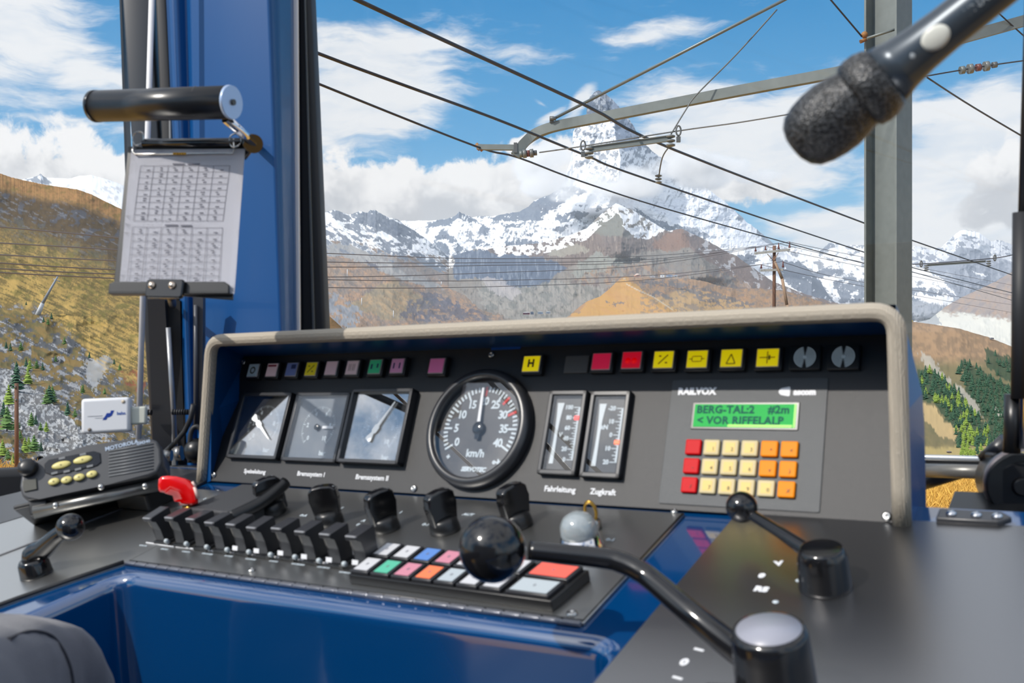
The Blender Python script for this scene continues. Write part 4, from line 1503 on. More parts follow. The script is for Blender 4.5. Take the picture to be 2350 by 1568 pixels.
# top surface as strip pieces
nrmls = []
io = []
for i, p in enumerate(edge):
    a = edge[max(0, i - 1)]
    b = edge[min(len(edge) - 1, i + 1)]
    t = (b - a).normalized()
    io.append(p + Vector((-t.y, t.x, 0)) * .0138)
lft = [q for q in io if q.x < -.3]
rgt = [q for q in io if q.x >= -.3]
poly = [(-1.20, -1.05)] + [(q.x, q.y) for q in lft] + [(q.x, q.y) for q in rgt] + [(.72, -1.05), (.72, .02), (.62, .05), (-.98, .05), (-1.15, -.16)]
v1 = [top.bm.verts.new(DL(p[0], p[1], -.0035)) for p in poly]
top._fin([top.bm.faces.new(v1)])
bmesh.ops.triangulate(top.bm, faces=top.bm.faces[:])
for i in range(len(poly)):
    p, q = poly[i], poly[(i + 1) % len(poly)]
    if max(abs(p[0]), abs(q[0])) > .7 or (p[1] > 0 and q[1] > 0):
        a, b = DL(p[0], p[1], -.0035), DL(q[0], q[1], -.0035)
        dn = iD.to_3x3() @ down * .68
        top.quad(a, b, b + dn, a + dn)
top.put('carcass', None, desk)
# main control plate with its piano hinge
mp = B().prism([(-.583, -.2405), (.038, -.2355), (.038, -.006), (-.583, -.006)], -.003, 0, bev=.0007)
plate = mp.put('control_plate', DESKM, desk, iD @ DM(0, 0))
# small border all round
bd = B()
bd.tube([(-.581, -.2385, .0002), (.0365, -.2335, .0002), (.0365, -.008, .0002)], .0012, 6)
bd.put('plate_border', PLAST, desk, iD @ DM(0, 0))
hg = B()
hg.cyl((-.583, -.2425, -.001), (.036, -.2375, -.001), .0024, n=8)
for i in range(31):
    u = -.583 + .62 * (i + .5) / 31
    y = -.2425 + .005 * (i + .5) / 31
    hg.box((u, y - .0005, .0006), (.0178, .0052, .0022), bev=.0005)
hg.put('piano_hinge', mat('hinge_metal', srgb(150, 152, 160), 0.3, metal=.7), desk, iD @ DM(0, 0))
# left wing plate
wing = [(-.584, -.2405), (-.612, -.290), (-.640, -.345), (-.672, -.420), (-.730, -.62), (-.79, -1.0), (-1.14, -1.0), (-1.13, -.38), dsk(0, 1202), dsk(96, 1172), (-.86, -.075), (-.72, -.03), (-.584, -.03)]
mw_ = B()
mw_.prism(wing, -.003, -.0002)
bmesh.ops.triangulate(mw_.bm, faces=mw_.bm.faces[:])
mw_.put('side_plate', DESKM, desk, iD @ DM(0, 0))
B().tube([(-.586, -.2425, .0002), (-.614, -.292, .0002), (-.642, -.347, .0002), (-.674, -.422, .0002), (-.732, -.622, .0002)], .0028, 8).put('plate_edge_seal', RUBBER, desk, iD @ DM(0, 0))
B().prism([dsk(-40, 1214), dsk(96, 1173), (-.86, -.077), (-.72, -.032), (-.72, .038), (-.95, .038), (-1.14, -.16)], -.003, .0004).put('black_ledge', PLASTM, desk, iD @ DM(0, 0))
cr0, cr1 = dsk(-60, 1298), dsk(372, 1133)
B().tube([(cr0[0], cr0[1], .0002), (cr1[0], cr1[1], .0002)], .0014, 6).put('plate_joint', mat('joint_grey', srgb(96, 98, 104), .5), desk, iD @ DM(0, 0))
# right black plate
B().prism([(.0855, -.60), (.700, -.60), (.700, .0), (.62, .018), (.0925, .004)], -.002, .0010, bev=.0006).put('right_plate', mat('right_plate_metal', (.34, .34, .35), 0.32, bump=.03, bscale=1500, metal=1.0), desk, iD @ DM(0, 0))
for px, py, r_ in ((578, 1311, .0042), (1313, 1411, .0052), (1548, 1176, .0042), (688, 1236, .0022), (820, 1250, .003)):
    u, d = dsk(px, py)
    B().lathe([(r_, 0), (r_, .0008), (r_ * .85, .0024), (r_ * .35, .0029), (r_ * .3, .0016), (0, .0016)], 16).put('screw', STEEL, desk, iD @ DM(u, d, .0002))
# printed position marks
for s_, px, py, z_, rot in (('V', 1787, 1294, .011, 20), ('0', 1748, 1322, .010, 0), ('RS', 1747, 1353, .011, 0), ('I', 1605, 1492, .010, 80), ('0', 1570, 1521, .012, 0), ('I', 1556, 1557, .010, 80)):
    u, d = dsk(px, py, .001)
    text(s_, z_, WHITE, desk, iD @ DM(u, d, .0011, rot), bold=.0008, name='position_mark')
for px, py in ((1780, 1382), (1833, 1333)):
    u, d = dsk(px, py, .001)
    B().lathe([(.0026, 0), (.0026, .0004), (0, .0004)], 16).put('position_mark', GREYP, desk, iD @ DM(u, d, .001))
# printed lines and short words in front of the switches
for (xa, ya), (xb, yb) in (((336, 1236), (400, 1246)), ((404, 1246), (505, 1257)), ((520, 1258), (600, 1266)), ((604, 1266), (700, 1277)), ((704, 1278), (772, 1286))):
    a, b = dsk(xa, ya + 10), dsk(xb, yb + 10)
    B().tube([(a[0], a[1], .0002), (b[0], b[1], .0002)], .0009, 6).put('printed_line', WHITE, desk, iD @ DM(0, 0))
for px, py, w_ in ((330, 1241, .014), (378, 1249, .012), (428, 1255, .014), (478, 1260, .018), (526, 1265, .012), (576, 1272, .015), (630, 1277, .013), (686, 1284, .019), (744, 1291, .018), (795, 1303, .018)):
    u, d = dsk(px, py + 12)
    g = B()
    random.seed(px)
    x_ = -w_ / 2
    while x_ < w_ / 2:
        l_ = random.uniform(.001, .0022)
        g.box((x_, 0, .0002), (l_, .0022, .0003))
        x_ += l_ + .0007
    g.put('printed_word', GREYP, desk, iD @ DM(u, d))

# ten paddle switches
sw_px = [(356, 1175), (401, 1180), (447, 1186), (493, 1191), (542, 1195), (591, 1200), (646, 1204), (700, 1211), (757, 1217), (817, 1222)]
order = ['leftmost', 'second from left', 'third from left', 'fourth from left', 'fifth from left', 'sixth from left', 'seventh from left', 'eighth from left', 'ninth from left', 'rightmost']


def paddle():
    b = B()
    prof = [(-.0165, .0440), (-.0165, .0400), (-.0105, .037), (-.0080, .022), (-.0090, .004), (-.0090, 0), (.0095, 0), (.0110, .012), (.0105, .026), (.0135, .0435), (.0125, .0462), (-.015, .0462)]
    M = Matrix(((0, 0, 1, 0), (1, 0, 0, 0), (0, 1, 0, 0), (0, 0, 0, 1)))
    b.prism(prof, -.0080, .0080, M, bev=.0009)
    return b.mesh('paddle')


pm = paddle()
pm.materials.append(PLASTM)
base_me = B().box((0, .001, .0020), (.024, .026, .004), bev=.0012).mesh('switch_base')
base_me.materials.append(PLAST)
lens_me = B().lathe([(.003, 0), (.003, .004), (.0022, .0058), (0, .0064)], 14).mesh('lens')
lens_me.materials.append(mat('clear_lens', srgb(190, 200, 205), 0.1, spec=.9))
edge_me = B().box((0, -.0163, .0452), (.0140, .0016, .0022), bev=.0006).mesh('cap_edge')  # light grey strip painting the highlight along the cap's front edge
edge_me.materials.append(mat('cap_highlight_grey', srgb(150, 152, 156), .3))
sym_me = B().box((0, 0, .0002), (.0085, .005, .0004)).mesh('symbol_plate')
sym_me.materials.append(WHITE)
for i, (px, py) in enumerate(sw_px):
    u, d = dsk(px - 4, py + 4, .040)
    t = empty('paddle_switch', DM(u + .002, d + .008), 'black upright paddle switch, %s in the row of ten at the desk front' % order[i], 'switch', 'row of ten paddle switches')
    link('base', base_me, None, t)
    p = link('paddle', pm, None, t, T_(Vector((0, 0, .002))) @ R_([6, 0, -3, 0, 0, 2, 0, 0, 0, 0][i], 'X') @ Matrix.Diagonal((1, 1, .86, 1)))
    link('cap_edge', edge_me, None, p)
    link('lens', lens_me, None, t, T_(Vector((.0155, -.010, .004))) @ R_(40, 'X'))
    if i > 3:
        link('symbol_plate', sym_me, None, t, T_(Vector((-.001, -.0165, .012))) @ R_(70, 'X'))

# black hinged cover behind the first switches
t = empty('hinged_cover', DM(-.541, -.10), 'long black ribbed cover between the red handle and the paddle switches', 'cover')
ic_ = t.matrix_world.inverted()
cv = B()
ca, cb, cc_, cd = dsk(425, 1166, .030), dsk(520, 1176, .030), dsk(652, 1114, .030), dsk(556, 1110, .030)
cv.prism([ca, cb, cc_, cd], .0, .030, bev=.003)
cv.put('lid', mat('matt_black_cover', srgb(56, 57, 60), 0.6, bump=.3, bscale=900), t, ic_ @ DM(0, 0))
cv = B()
cv.tube(smooth_path([(cb[0] + .001, cb[1] + .002, .022), ((cb[0] + cc_[0]) / 2 + .006, (cb[1] + cc_[1]) / 2, .024), (cc_[0] + .004, cc_[1], .034)], 6), .008, 12)
cv.put('grip_edge', PLAST, t, ic_ @ DM(0, 0))

# five rotary knobs
for i, (px, py, rot, desc) in enumerate(((627, 1178, 64, 'leftmost of the five, beside the black cover'), (757, 1200, 30, 'second from left, standing square on'), (885, 1215, 70, 'middle one of the five'), (1022, 1218, 70, 'fourth from left, beside the black ball'), (1188, 1206, 70, 'rightmost, half hidden behind the black ball'))):
    u, d = dsk(px, py)
    t = empty('rotary_knob', DM(u, d, 0, rot), 'black rotary switch knob under the board, ' + desc, 'knob', 'five rotary knobs')
    B().lathe([(.0175, 0), (.017, .006), (.0155, .013), (.012, .016), (0, .016)], 32).put('skirt', PLAST, t)
    g = B()
    gp = [(-.0135, .008), (-.0155, .030), (-.0150, .041), (-.010, .045), (0, .0462), (.010, .045), (.0150, .041), (.0155, .030), (.0135, .008)]
    M = Matrix(((1, 0, 0, 0), (0, 0, 1, 0), (0, 1, 0, 0), (0, 0, 0, 1)))
    g.prism(gp, -.0058, .0058, M, bev=.0022, seg=3)
    gr = g.put('grip', PLASTG, t)
    gr.scale = (1.14, 1.2, 1.05)
    B().lathe([(.0023, 0), (.0023, .0012), (0, .0016)], 12).put('pin', STEEL, t, T_(Vector((.013, 0, .0445))))
for px, py, s_ in ((697, 1184, '0-A'), (822, 1205, '0'), (785, 1167, '1'), (835, 1196, 'A'), (978, 1205, '0-1'), (1075, 1182, 'AUT'), (1212, 1195, '1'), (1401, 1240, '0-1'), (470, 1146, '0'), (548, 1150, 'EIN'), (858, 1266, '0 1'), (920, 1177, '1')):
    u, d = dsk(px, py)
    text(s_, .0075, GREYP, desk, iD @ DM(u, d, .0004), bold=.0003, name='knob_mark')

# red lever
u, d = dsk(440, 1170)
t = empty('red_handle', DM(u, d), 'glossy red bent handle standing beside the radio', 'handle')
it = t.matrix_world.inverted()
dd = 1.235
hd = B()


def rl(px, py, k=0.0):
    return it @ pt(px, py, dd + k)


outl = [(363, 1112), (364, 1100), (371, 1094), (385, 1092), (405, 1094), (425, 1099), (437, 1103), (444, 1116), (455, 1146), (455, 1155), (440, 1162), (411, 1161), (409, 1148), (405, 1142), (396, 1138), (380, 1133), (366, 1130), (363, 1124)]
vs0 = [rl(x, y, -.012) for x, y in outl]
vs1 = [rl(x, y, .012) for x, y in outl]
a = [hd.bm.verts.new(v) for v in vs0]
b = [hd.bm.verts.new(v) for v in vs1]
fl = [hd.bm.faces.new(a), hd.bm.faces.new(b[::-1])]
for i in range(len(a)):
    j = (i + 1) % len(a)
    fl.append(hd.bm.faces.new((a[j], a[i], b[i], b[j])))
es = list({e for e in fl[0].edges} | {e for e in fl[1].edges})
bmesh.ops.bevel(hd.bm, geom=es, offset=.0048, segments=5, profile=.5, affect='EDGES')
for f in hd.bm.faces:
    f.smooth = True
hd.put('grip', REDM, t)
B().tube([rl(449, 1118, -.0126), rl(441, 1106, -.0126)], .0016, 6).tube([rl(455, 1144, -.0122), rl(446, 1118, -.0124)], .0022, 6).put('white_stripe', mat('cream_stripe', srgb(235, 200, 190), .4), t)
B().cyl(rl(433, 1160, 0), rl(433, 1182, 0), .008, n=16).use(BRASS).put('stem', mat('stem_dark', srgb(40, 38, 36), .4), t)
B().cyl(rl(432, 1162, -.007), rl(433, 1170, -.007), .003, n=12).put('brass_pin', BRASS, t)

# push-button block
t = empty('button_block', DM(-.115, -.188), 'low black block of labelled push buttons, coral and white wide keys at its right', 'button block')
ib = t.matrix_world.inverted()
bb = B()
gTL, gBL, gBR, gTR = (-.244, -.154), (-.239, -.224), (.002, -.226), (.008, -.164)
bb.prism([gBL, gBR, gTR, gTL], 0, .0105, bev=.001)
bb.put('housing', PLAST, t, ib @ DM(0, 0))
C1 = {'w': (205, 206, 210), 'b': (96, 138, 204), 'p': (206, 138, 156), 'g': (92, 186, 156), 'o': (252, 130, 88), 'c': (246, 106, 92), 'y': (180, 190, 196)}
CN = {'w': 'white label', 'b': 'blue label', 'p': 'pink label', 'g': 'green label', 'o': 'orange label', 'c': 'coral label', 'y': 'pale grey label'}


def gridp(a, r):       # position on the block: a 0..9 across, r 0..2 down
    f0 = Vector(gTL) + (Vector(gTR) - Vector(gTL)) * (a / 9)
    f1 = Vector(gBL) + (Vector(gBR) - Vector(gBL)) * (a / 9)
    p = f0 + (f1 - f0) * (r / 2)
    return p


rowsb = [[('w', 0, 1), ('w', 1, 2), ('b', 2, 3), ('p', 3, 4), ('w', 4, 5), ('y', 5, 6), ('w', 6, 7), ('c', 7.1, 8.9)],
         [('w', 0, 1), ('g', 1, 2), ('p', 2, 3), ('o', 3, 4), ('y', 4, 5), ('w', 5, 6), ('w', 6, 7), ('y', 7.1, 8.9)]]
for r, row in enumerate(rowsb):
    for c, a0, a1 in row:
        qa = [gridp(a0 + .06, r + .06), gridp(a1 - .06, r + .06), gridp(a1 - .06, r + .94), gridp(a0 + .06, r + .94)]
        k_ = B().prism([tuple(q) for q in qa], .0105, .0145, bev=.0008).put('button', PLASTM, t, ib @ DM(0, 0))
        k_['label'] = 'push button with ' + CN[c]
        qa = [gridp(a0 + .17, r + .14), gridp(a1 - .17, r + .14), gridp(a1 - .17, r + .86), gridp(a0 + .17, r + .86)]
        B().prism([tuple(q) for q in qa], .0144, .0149).put('button_label', mat('btn_' + c, srgb(*C1[c]), .4), k_, k_.matrix_basis.inverted() @ ib @ DM(0, 0))
        mid = (qa[0] + qa[2]) / 2
        text('8' if a1 - a0 < 1.5 else '0', .006, mat('pale_print', srgb(120, 120, 130), .5), k_, k_.matrix_basis.inverted() @ ib @ DM(mid.x, mid.y, .0149), name='symbol')
# clear indicator dome with a key in front of the board
u, d = dsk(1335, 1258)
t = empty('signal_lamp', DM(u, d), 'round clear glass signal lamp right of the rotary knobs', 'lamp')
B().lathe([(.0235, 0), (.0235, .004), (.021, .006), (.0195, .014), (0, .014)], 32).put('socket', CHROME, t)
B().lathe([(.0185, .010), (.0192, .018), (.0180, .027), (.0135, .034), (.007, .0375), (0, .0385)], 32).put('dome', mat('clear_dome', srgb(170, 180, 184), 0.08, spec=1.0, coat=1.0, alpha=.75), t)
u, d = dsk(1362, 1215)
t = empty('key_ring', DM(u, d), 'small brass key ring behind the clear signal lamp', 'key ring')
B().lathe([(.009, 0), (.009, .010), (.007, .012), (0, .012)], 20).put('lock_barrel', STEEL, t)
rp = [(0.0065 * math.cos(2 * math.pi * i / 20), 0, .0200 + .011 * math.sin(2 * math.pi * i / 20)) for i in range(20)]
B().tube(rp, .0018, 8, closed=True).put('ring', BRASS, t)


# --- three levers with black ball grips
def lever(px0, py0, r_hub, h_hub, path, ball, rb, label, arm_r, taper=.9):
    u, d = dsk(px0, py0)
    t = empty('control_lever', DM(u, d), label, 'lever', 'black levers with ball grips')
    i_ = t.matrix_world.inverted()
    B().lathe([(r_hub * 1.08, 0), (r_hub * 1.06, h_hub * .1), (r_hub, h_hub * .75), (r_hub * taper, h_hub * .93), (r_hub * taper * .93, h_hub), (r_hub * .80, h_hub * 1.004), (r_hub * .76, h_hub * .995), (0, h_hub * .995)], 48).put('hub', PLASTG, t)
    P = [i_ @ pt(*p[:3]) for p in path]
    sp = smooth_path(P, 8)
    rr = [p[3] for p in path]
    rs = []
    for k in range(len(rr) - 1):
        rs += [rr[k] + (rr[k + 1] - rr[k]) * j / 8 for j in range(8)]
    rs.append(rr[-1])
    B().tube(sp, rs, 16).put('arm', PLASTG, t)
    B().ball(i_ @ pt(*ball), rb, 40).put('ball_grip', PLASTG, t)
    return t, i_


big, ibg = lever(1790, 1640, .0262, .064, [(1800, 1535, .672, .0125), (1715, 1508, .678, .0105), (1600, 1420, .700, .0092), (1500, 1335, .735, .0085), (1462, 1308, .745, .0083), (1425, 1291, .752, .0083), (1380, 1281, .757, .0082), (1215, 1264, .768, .0078)],
                 (1130, 1260, .775), .0268, 'largest lever, bent black arm with a big ball in front of the push buttons', .008, .97)
B().lathe([(.0215, 0), (.0215, .0006), (0, .0006)], 40).put('cap', mat('grey_cap', srgb(150, 152, 164), .35), big, T_(Vector((0, 0, .0637))))
gu = B()
gu.prism([(0, 0), (-.050, -.004), (-.046, -.030), (0, -.024)], .0, .024, Matrix.Rotation(math.radians(8), 4, 'Z'), bev=.004)
gu.put('hub_flange', PLASTG, big)
lever(1895, 1348, .0205, .036, [(1880, 1285, .822, .0085), (1848, 1262, .835, .0068), (1790, 1222, .865, .0054), (1722, 1180, .905, .0050)], (1702, 1164, .915), .0148, 'small black lever on the right plate, ball in front of the keypad', .005)
lever(84, 1318, .0175, .020, [(84, 1298, 1.183, .013), (80, 1276, 1.180, .0150), (98, 1262, 1.175, .0125), (130, 1232, 1.165, .0100), (155, 1215, 1.16, .0085)], (162, 1210, 1.155), .0162, 'short black lever with ball grip on the far left plate', .01)

# ---------------------------------------------------------------- pillars, windows, floor
def post(name, top, bot, d, th, m, y0=-260, y1=1330, parent=None, dt=None, rnd=0.0):
    """upright member: top=(xl,xr) at picture height y0', bot=(xl,xr) lower down; d distance, th depth"""
    (xa, xb, ya), (xc, xd, yb) = top, bot
    f0, f1 = (y0 - ya) / (yb - ya), (y1 - ya) / (yb - ya)
    L0, R0 = xa + (xc - xa) * f0, xb + (xd - xb) * f0
    L1, R1 = xa + (xc - xa) * f1, xb + (xd - xb) * f1
    dt = d if dt is None else dt
    q = [pt(L0, y0, dt), pt(R0, y0, dt), pt(R1, y1, d), pt(L1, y1, d)]
    b = B()
    o = Vector((0, th, 0))
    vs = [b.bm.verts.new(p) for p in q] + [b.bm.verts.new(p + o) for p in q]
    fs = [b.bm.faces.new(vs[:4]), b.bm.faces.new(vs[4:][::-1])]
    for i in range(4):
        j = (i + 1) % 4
        fs.append(b.bm.faces.new((vs[i], vs[j], vs[4 + j], vs[4 + i])))
    if rnd:
        bmesh.ops.bevel(b.bm, geom=b.bm.edges[:], offset=rnd, segments=3, profile=.5, affect='EDGES')
        for f in b.bm.faces:
            f.smooth = True
    return b.put(name, m, parent)


# corner pillar, blue, folded sheet
b = B().use(BLUED)
cols_t = [(380, 1.66), (388, 1.63), (405, 1.625), (428, 1.64), (436, 1.62), (618, 1.555), (640, 1.575), (667, 1.63), (690, 1.72)]
cols_b = [(415, 1.66), (420, 1.63), (432, 1.625), (446, 1.64), (452, 1.62), (646, 1.555), (655, 1.575), (676, 1.63), (694, 1.72)]
rt, rb_ = [], []
for (xt, dt_), (xb, db_) in zip(cols_t, cols_b):
    f0, f1 = -300 / 760, 1300 / 760
    rt.append(b.bm.verts.new(pt(xt + (xb - xt) * f0, -300, dt_)))
    rb_.append(b.bm.verts.new(pt(xt + (xb - xt) * f1, 1300, db_)))
bt = b.bm.verts.new(rt[0].co + Vector((.05, .14, 0)))
bb2 = b.bm.verts.new(rb_[0].co + Vector((.05, .14, 0)))
rt.append(bt); rb_.append(bb2)
fs = []
for i in range(len(rt)):
    j = (i + 1) % len(rt)
    fs.append(b.bm.faces.new((rt[i], rt[j], rb_[j], rb_[i])))
b._fin(fs)
bmesh.ops.bevel(b.bm, geom=[e for e in b.bm.edges if len(e.link_faces) == 2], offset=.006, segments=3, profile=.5, affect='EDGES')
for f in b.bm.faces:
    f.smooth = True
structure(b.put('trim_1', None))
structure(post('trim_2', (667, 683, 0), (674, 688, 760), 1.66, .01, ALU, rnd=.002))
structure(post('trim_3', (683, 714, 0), (690, 747, 760), 1.70, .05, RUBBER, rnd=.006))
structure(post('trim_4', (697, 701, 0), (716, 722, 760), 1.692, .01, mat('rubber_light', srgb(86, 90, 92), .4), rnd=.001))
structure(post('trim_5', (280, 345, 0), (345, 405, 1000), 1.68, .05, PLASTM, rnd=.004))
structure(post('trim_6', (355, 384, 0), (398, 432, 1000), 1.67, .05, RUBBER, rnd=.006))
structure(post('trim_7', (384, 389, 0), (393, 404, 1000), 1.655, .01, mat('seal_grey', srgb(120, 122, 124), .35), y0=200, rnd=.002))
# hinges seen on the outer edge of the side pillar
structure(post('trim_8', (274, 279, 0), (290, 296, 480), 1.70, .02, PLASTM, y1=500))
# windscreen and side glass
gl = pt(735, 1120, 1.76)
gr = gl + U * 1.16
zt, zb = pt(735, -330, 1.76).z, pt(735, 1130, 1.76).z
b = B()
b.box((0.58, 0, (zt - zb) / 2), (1.20, .005, zt - zb))
structure(b.put('window_1', PANE, None, FM(Vector((gl.x, gl.y, zb)), (U.x, U.y, 0), z=(0, 0, 1))))
sl = pt(290, 1120, 1.74)
b = B()
b.box((-.55, 0, (zt - zb) / 2), (1.10, .005, zt - zb))
SIDE = Vector((.80, .28, 0)).normalized()
structure(b.put('window_2', PANE, None, FM(Vector((sl.x, sl.y, zb)), SIDE, z=(0, 0, 1))))
# window sills
def rail(name, p0, p1, w, h, m, off=(0, 0, 0)):
    p0, p1 = Vector(p0), Vector(p1)
    b = B()
    b.box(((p1 - p0).length / 2, 0, 0), ((p1 - p0).length, w, h), bev=min(w, h) * .25)
    return b.put(name, m, None, FM(p0 + Vector(off), p1 - p0, z=(0, 0, 1)))


wx, wy = Vector((U.x, U.y, 0)).normalized(), FW
zs = pt(2200, 1205, 1.22).z + .045
base = Vector((gl.x, gl.y, zs - .05)) + FW * -.02
structure(rail('trim_9', base - wx * .05, base + wx * 1.25, .05, .06, PLASTM))
structure(rail('trim_10', Vector((sl.x, sl.y, pt(20, 1150, 1.5).z)) - SIDE * 1.1, Vector((sl.x, sl.y, pt(20, 1150, 1.5).z)), .05, .055, RUBBER))
structure(rail('wall_front', Vector((gl.x, gl.y, zs - .60)) - wx * .15, Vector((gl.x, gl.y, zs - .60)) + wx * 1.3, .03, 1.04, BLUED))
structure(rail('wall_left', Vector((sl.x, sl.y, zs - .64)) - SIDE * 1.1, Vector((sl.x, sl.y, zs - .64)), .03, .98, BLUED))
wz = EYE.z + .32
Fp = lambda u_, f_, z_: Vector((U.x * u_ + FW.x * f_, U.y * u_ + FW.y * f_, z_))
structure(rail('wall_back', Fp(-1.35, -.75, (wz + zs - 1.08) / 2), Fp(.95, -.75, (wz + zs - 1.08) / 2), .04, wz - zs + 1.08, mat('cab_wall_grey', srgb(150, 152, 156), .6)))
structure(rail('wall_right', Fp(.93, -.75, (zs - .15 + zs - 1.08) / 2), Fp(.93, .60, (zs - .15 + zs - 1.08) / 2), .04, .93, mat('cab_wall_grey', (1, 1, 1))))
fb = B()
fz = zs - 1.08
fb.prism([(-1.7, 1.45), (-.7, 1.85), (.95, 1.0), (.42, -1.18), (-1.6, .15), (-1.8, .6)], fz - .05, fz)
structure(fb.put('floor', mat('dark_floor_sheet', srgb(60, 62, 64), .7, vary=.2, bscale=30)))
sf = B()
sf.prism([(-1.7, 1.45), (-.7, 1.85), (.95, 1.0), (.42, -1.18), (-1.6, .15), (-1.8, .6)], .55, fz - .05)
structure(sf.put('trim_11', mat('train_underbody', srgb(40, 42, 46), .6)))

# slender white rod in front of the side pillar
def thing(name, o, label, cat, group=None):
    return empty(name, T_(Vector(o)), label, cat, group)


def tag1(o, label, cat, group=None):
    return tag(o, label, cat, group)


B_ = B().cyl(pt(356, -260, 1.57), pt(318, 1010, 1.56), .0045, n=12)
o = B_.put('white_rod', ALU)
tag1(o, 'slim white upright rod at the left window, passing behind the clipboard', 'rod')

# outside wiper parts seen right of the hood
t = thing('wiper_linkage', pt(2200, 1070, 1.30), 'black and silver wiper linkage bars outside the windscreen at the right', 'wiper')
iw = t.matrix_world.inverted()
g = B().box((0, 0, 0), (.36, .012, .007), FM(iw @ pt(2195, 1052, 1.30), U, z=(0, 0, 1)), bev=.002)
g.put('upper_bar', mat('bar_grey_light', srgb(190, 196, 205), .3, metal=.5), t)
g = B().box((0, 0, 0), (.36, .014, .010), FM(iw @ pt(2195, 1062, 1.30), U, z=(0, 0, 1)), bev=.002)
g.put('black_bar', PLAST, t)
g = B().cyl(iw @ pt(2090, 1079, 1.30), iw @ pt(2275, 1084, 1.20), .009, n=14)
g.put('tube', mat('tube_grey', srgb(120, 118, 114), .35, metal=.4), t)
g = B().cyl(iw @ pt(2090, 1118, 1.33), iw @ pt(2205, 1082, 1.27), .0095, n=14)
g.put('diagonal_arm', PLAST, t)

# blind motor / wiper gear at the far right
t = thing('wiper_motor', pt(2345, 1115, 1.02), 'round black wiper motor on its bracket at the right edge', 'motor')
iw = t.matrix_world.inverted()
ax = (pt(2345, 1115, 1.02) - pt(2300, 1115, 1.08)).normalized()
g = B().cyl((0.01, .05, 0), (-.002, -.004, 0), .033, n=48)
g.cyl((-.002, -.004, 0), (-.004, -.008, 0), .026, .024, n=48).cyl((-.004, -.008, 0), (-.005, -.012, 0), .010, .008, n=24)
g.put('housing', PLAST, t)
g = B().lathe([(.0345, 0), (.037, .002), (.037, .007), (.0345, .009)], 48, FM(Vector((.004, .02, 0)), (1, 0, .0), z=(0.1, -1, 0)), caps=False)
g.put('rim_ring', mat('ring_silver', srgb(150, 140, 140), .3, metal=.8), t)
g = B()
g.box((iw @ pt(2298, 1110, 1.07)), (.036, .03, .070), bev=.003)
g.box((iw @ pt(2330, 1160, 1.05)), (.060, .03, .030), bev=.003)
g.put('bracket', PLASTM, t)
g = B().cyl(iw @ pt(2255, 1055, 1.08), iw @ pt(2310, 1012, 1.06), .007, .009, n=16)
g.put('crank', PLASTM, t)
g = B()
g.prism([(-.06, 0), (.07, 0), (.07, .05), (-.06, .05)], 0, .007, FM(iw @ pt(2320, 1190, 1.0), U, z=K), bev=.002)
g.put('foot_plate', PLAST, t)

t = thing('roller_blind_post', pt(2348, 800, 1.0), 'black vertical post cut by the right edge of the view', 'post')
iw = t.matrix_world.inverted()
B().cyl(iw @ pt(2344, 488, 1.0), iw @ pt(2340, 915, 1.0), .0085, n=20).put('upper_tube', RUBBER, t)
B().cyl(iw @ pt(2325, 905, 1.01), iw @ pt(2322, 1040, 1.01), .0085, n=20).put('lower_sleeve', PLAST, t)
B().cyl(iw @ pt(2372, -420, 1.08), iw @ pt(2346, 490, 1.0), .004, n=12).put('upper_rod', PLAST, t)
B().cyl(iw @ pt(2352, 480, 1.0), iw @ pt(2344, 1030, 1.0), .0035, n=12).put('chrome_strip', CHROME, t)

# low latch plate with screws in front of the right window
u, d = dsk(2230, 1208)
t = empty('latch_plate', DM(u, d + .012), 'flat dark latch plate with bright screws behind the right plate', 'plate')
B().prism([(-.030, -.011), (.022, -.011), (.032, .0), (.022, .011), (-.030, .011)], 0, .006, bev=.0015).put('plate', PLASTM, t)
for x_ in (-.018, .003, .02):
    B().lathe([(.0045, 0), (.0045, .0015), (.003, .0028), (0, .003)], 14).put('screw', CHROME, t, T_(Vector((x_, -.002, .006))))

# header above the windscreen and its right corner post, just out of the picture
hz_top = zt - .01
structure(rail('trim_12', Vector((gl.x, gl.y, hz_top)) - wx * .25, Vector((gl.x, gl.y, hz_top)) + wx * 1.27, .07, .07, BLUED))
structure(rail('trim_13', Vector((gl.x, gl.y, zs)) + wx * 1.225, Vector((gl.x, gl.y, hz_top)) + wx * 1.225, .05, .05, RUBBER))
ROD_TOP = Vector((gl.x, gl.y, hz_top - .04)) + wx * 1.12
MIC_TOP = Vector((gl.x, gl.y, hz_top - .035)) + wx * 1.17 - FW * .01

# ---------------------------------------------------------------- loose equipment
def facing(px, py, d, tilt_x=0, yaw=0, roll=0):
    """frame at that point: x to the right, y upwards, z towards the cab"""
    M = T_(pt(px, py, d)) @ Matrix(((1, 0, 0, 0), (0, 0, -1, 0), (0, 1, 0, 0), (0, 0, 0, 1)))
    return M @ R_(yaw, 'Y') @ R_(tilt_x, 'X') @ R_(roll, 'Z')


# --- clipboard
cA, cB, cC = pt(302, 345, 1.215), pt(563, 343, 1.195), pt(276, 655, 1.175)
xx = (cB - cA).normalized()
yy = (cA - cC).normalized()
zz = xx.cross(yy).normalized()
Wc, Hc = (cB - cA).length, (cA - cC).length
t = empty('clipboard', frame(cC, xx, zz.cross(xx), zz), 'black clipboard holding a white printed timetable sheet under a ring clip', 'clipboard')
it = t.matrix_world.inverted()


def CB(px, py, h=0.0):     # point on the sheet plane
    r = ray(px, py)
    o = cC - EYE
    s = (o + zz * h).dot(zz) / r.dot(zz)
    return it @ (r * s + EYE)


b = B()
q = [CB(296, 338, -.004), CB(560, 338, -.004), CB(536, 690, -.004), CB(262, 668, -.004)]
b.prism([(v.x, v.y) for v in q], -.004, -.0012, bev=.0008)
b.put('backing_board', PLAST, t)
b = B()
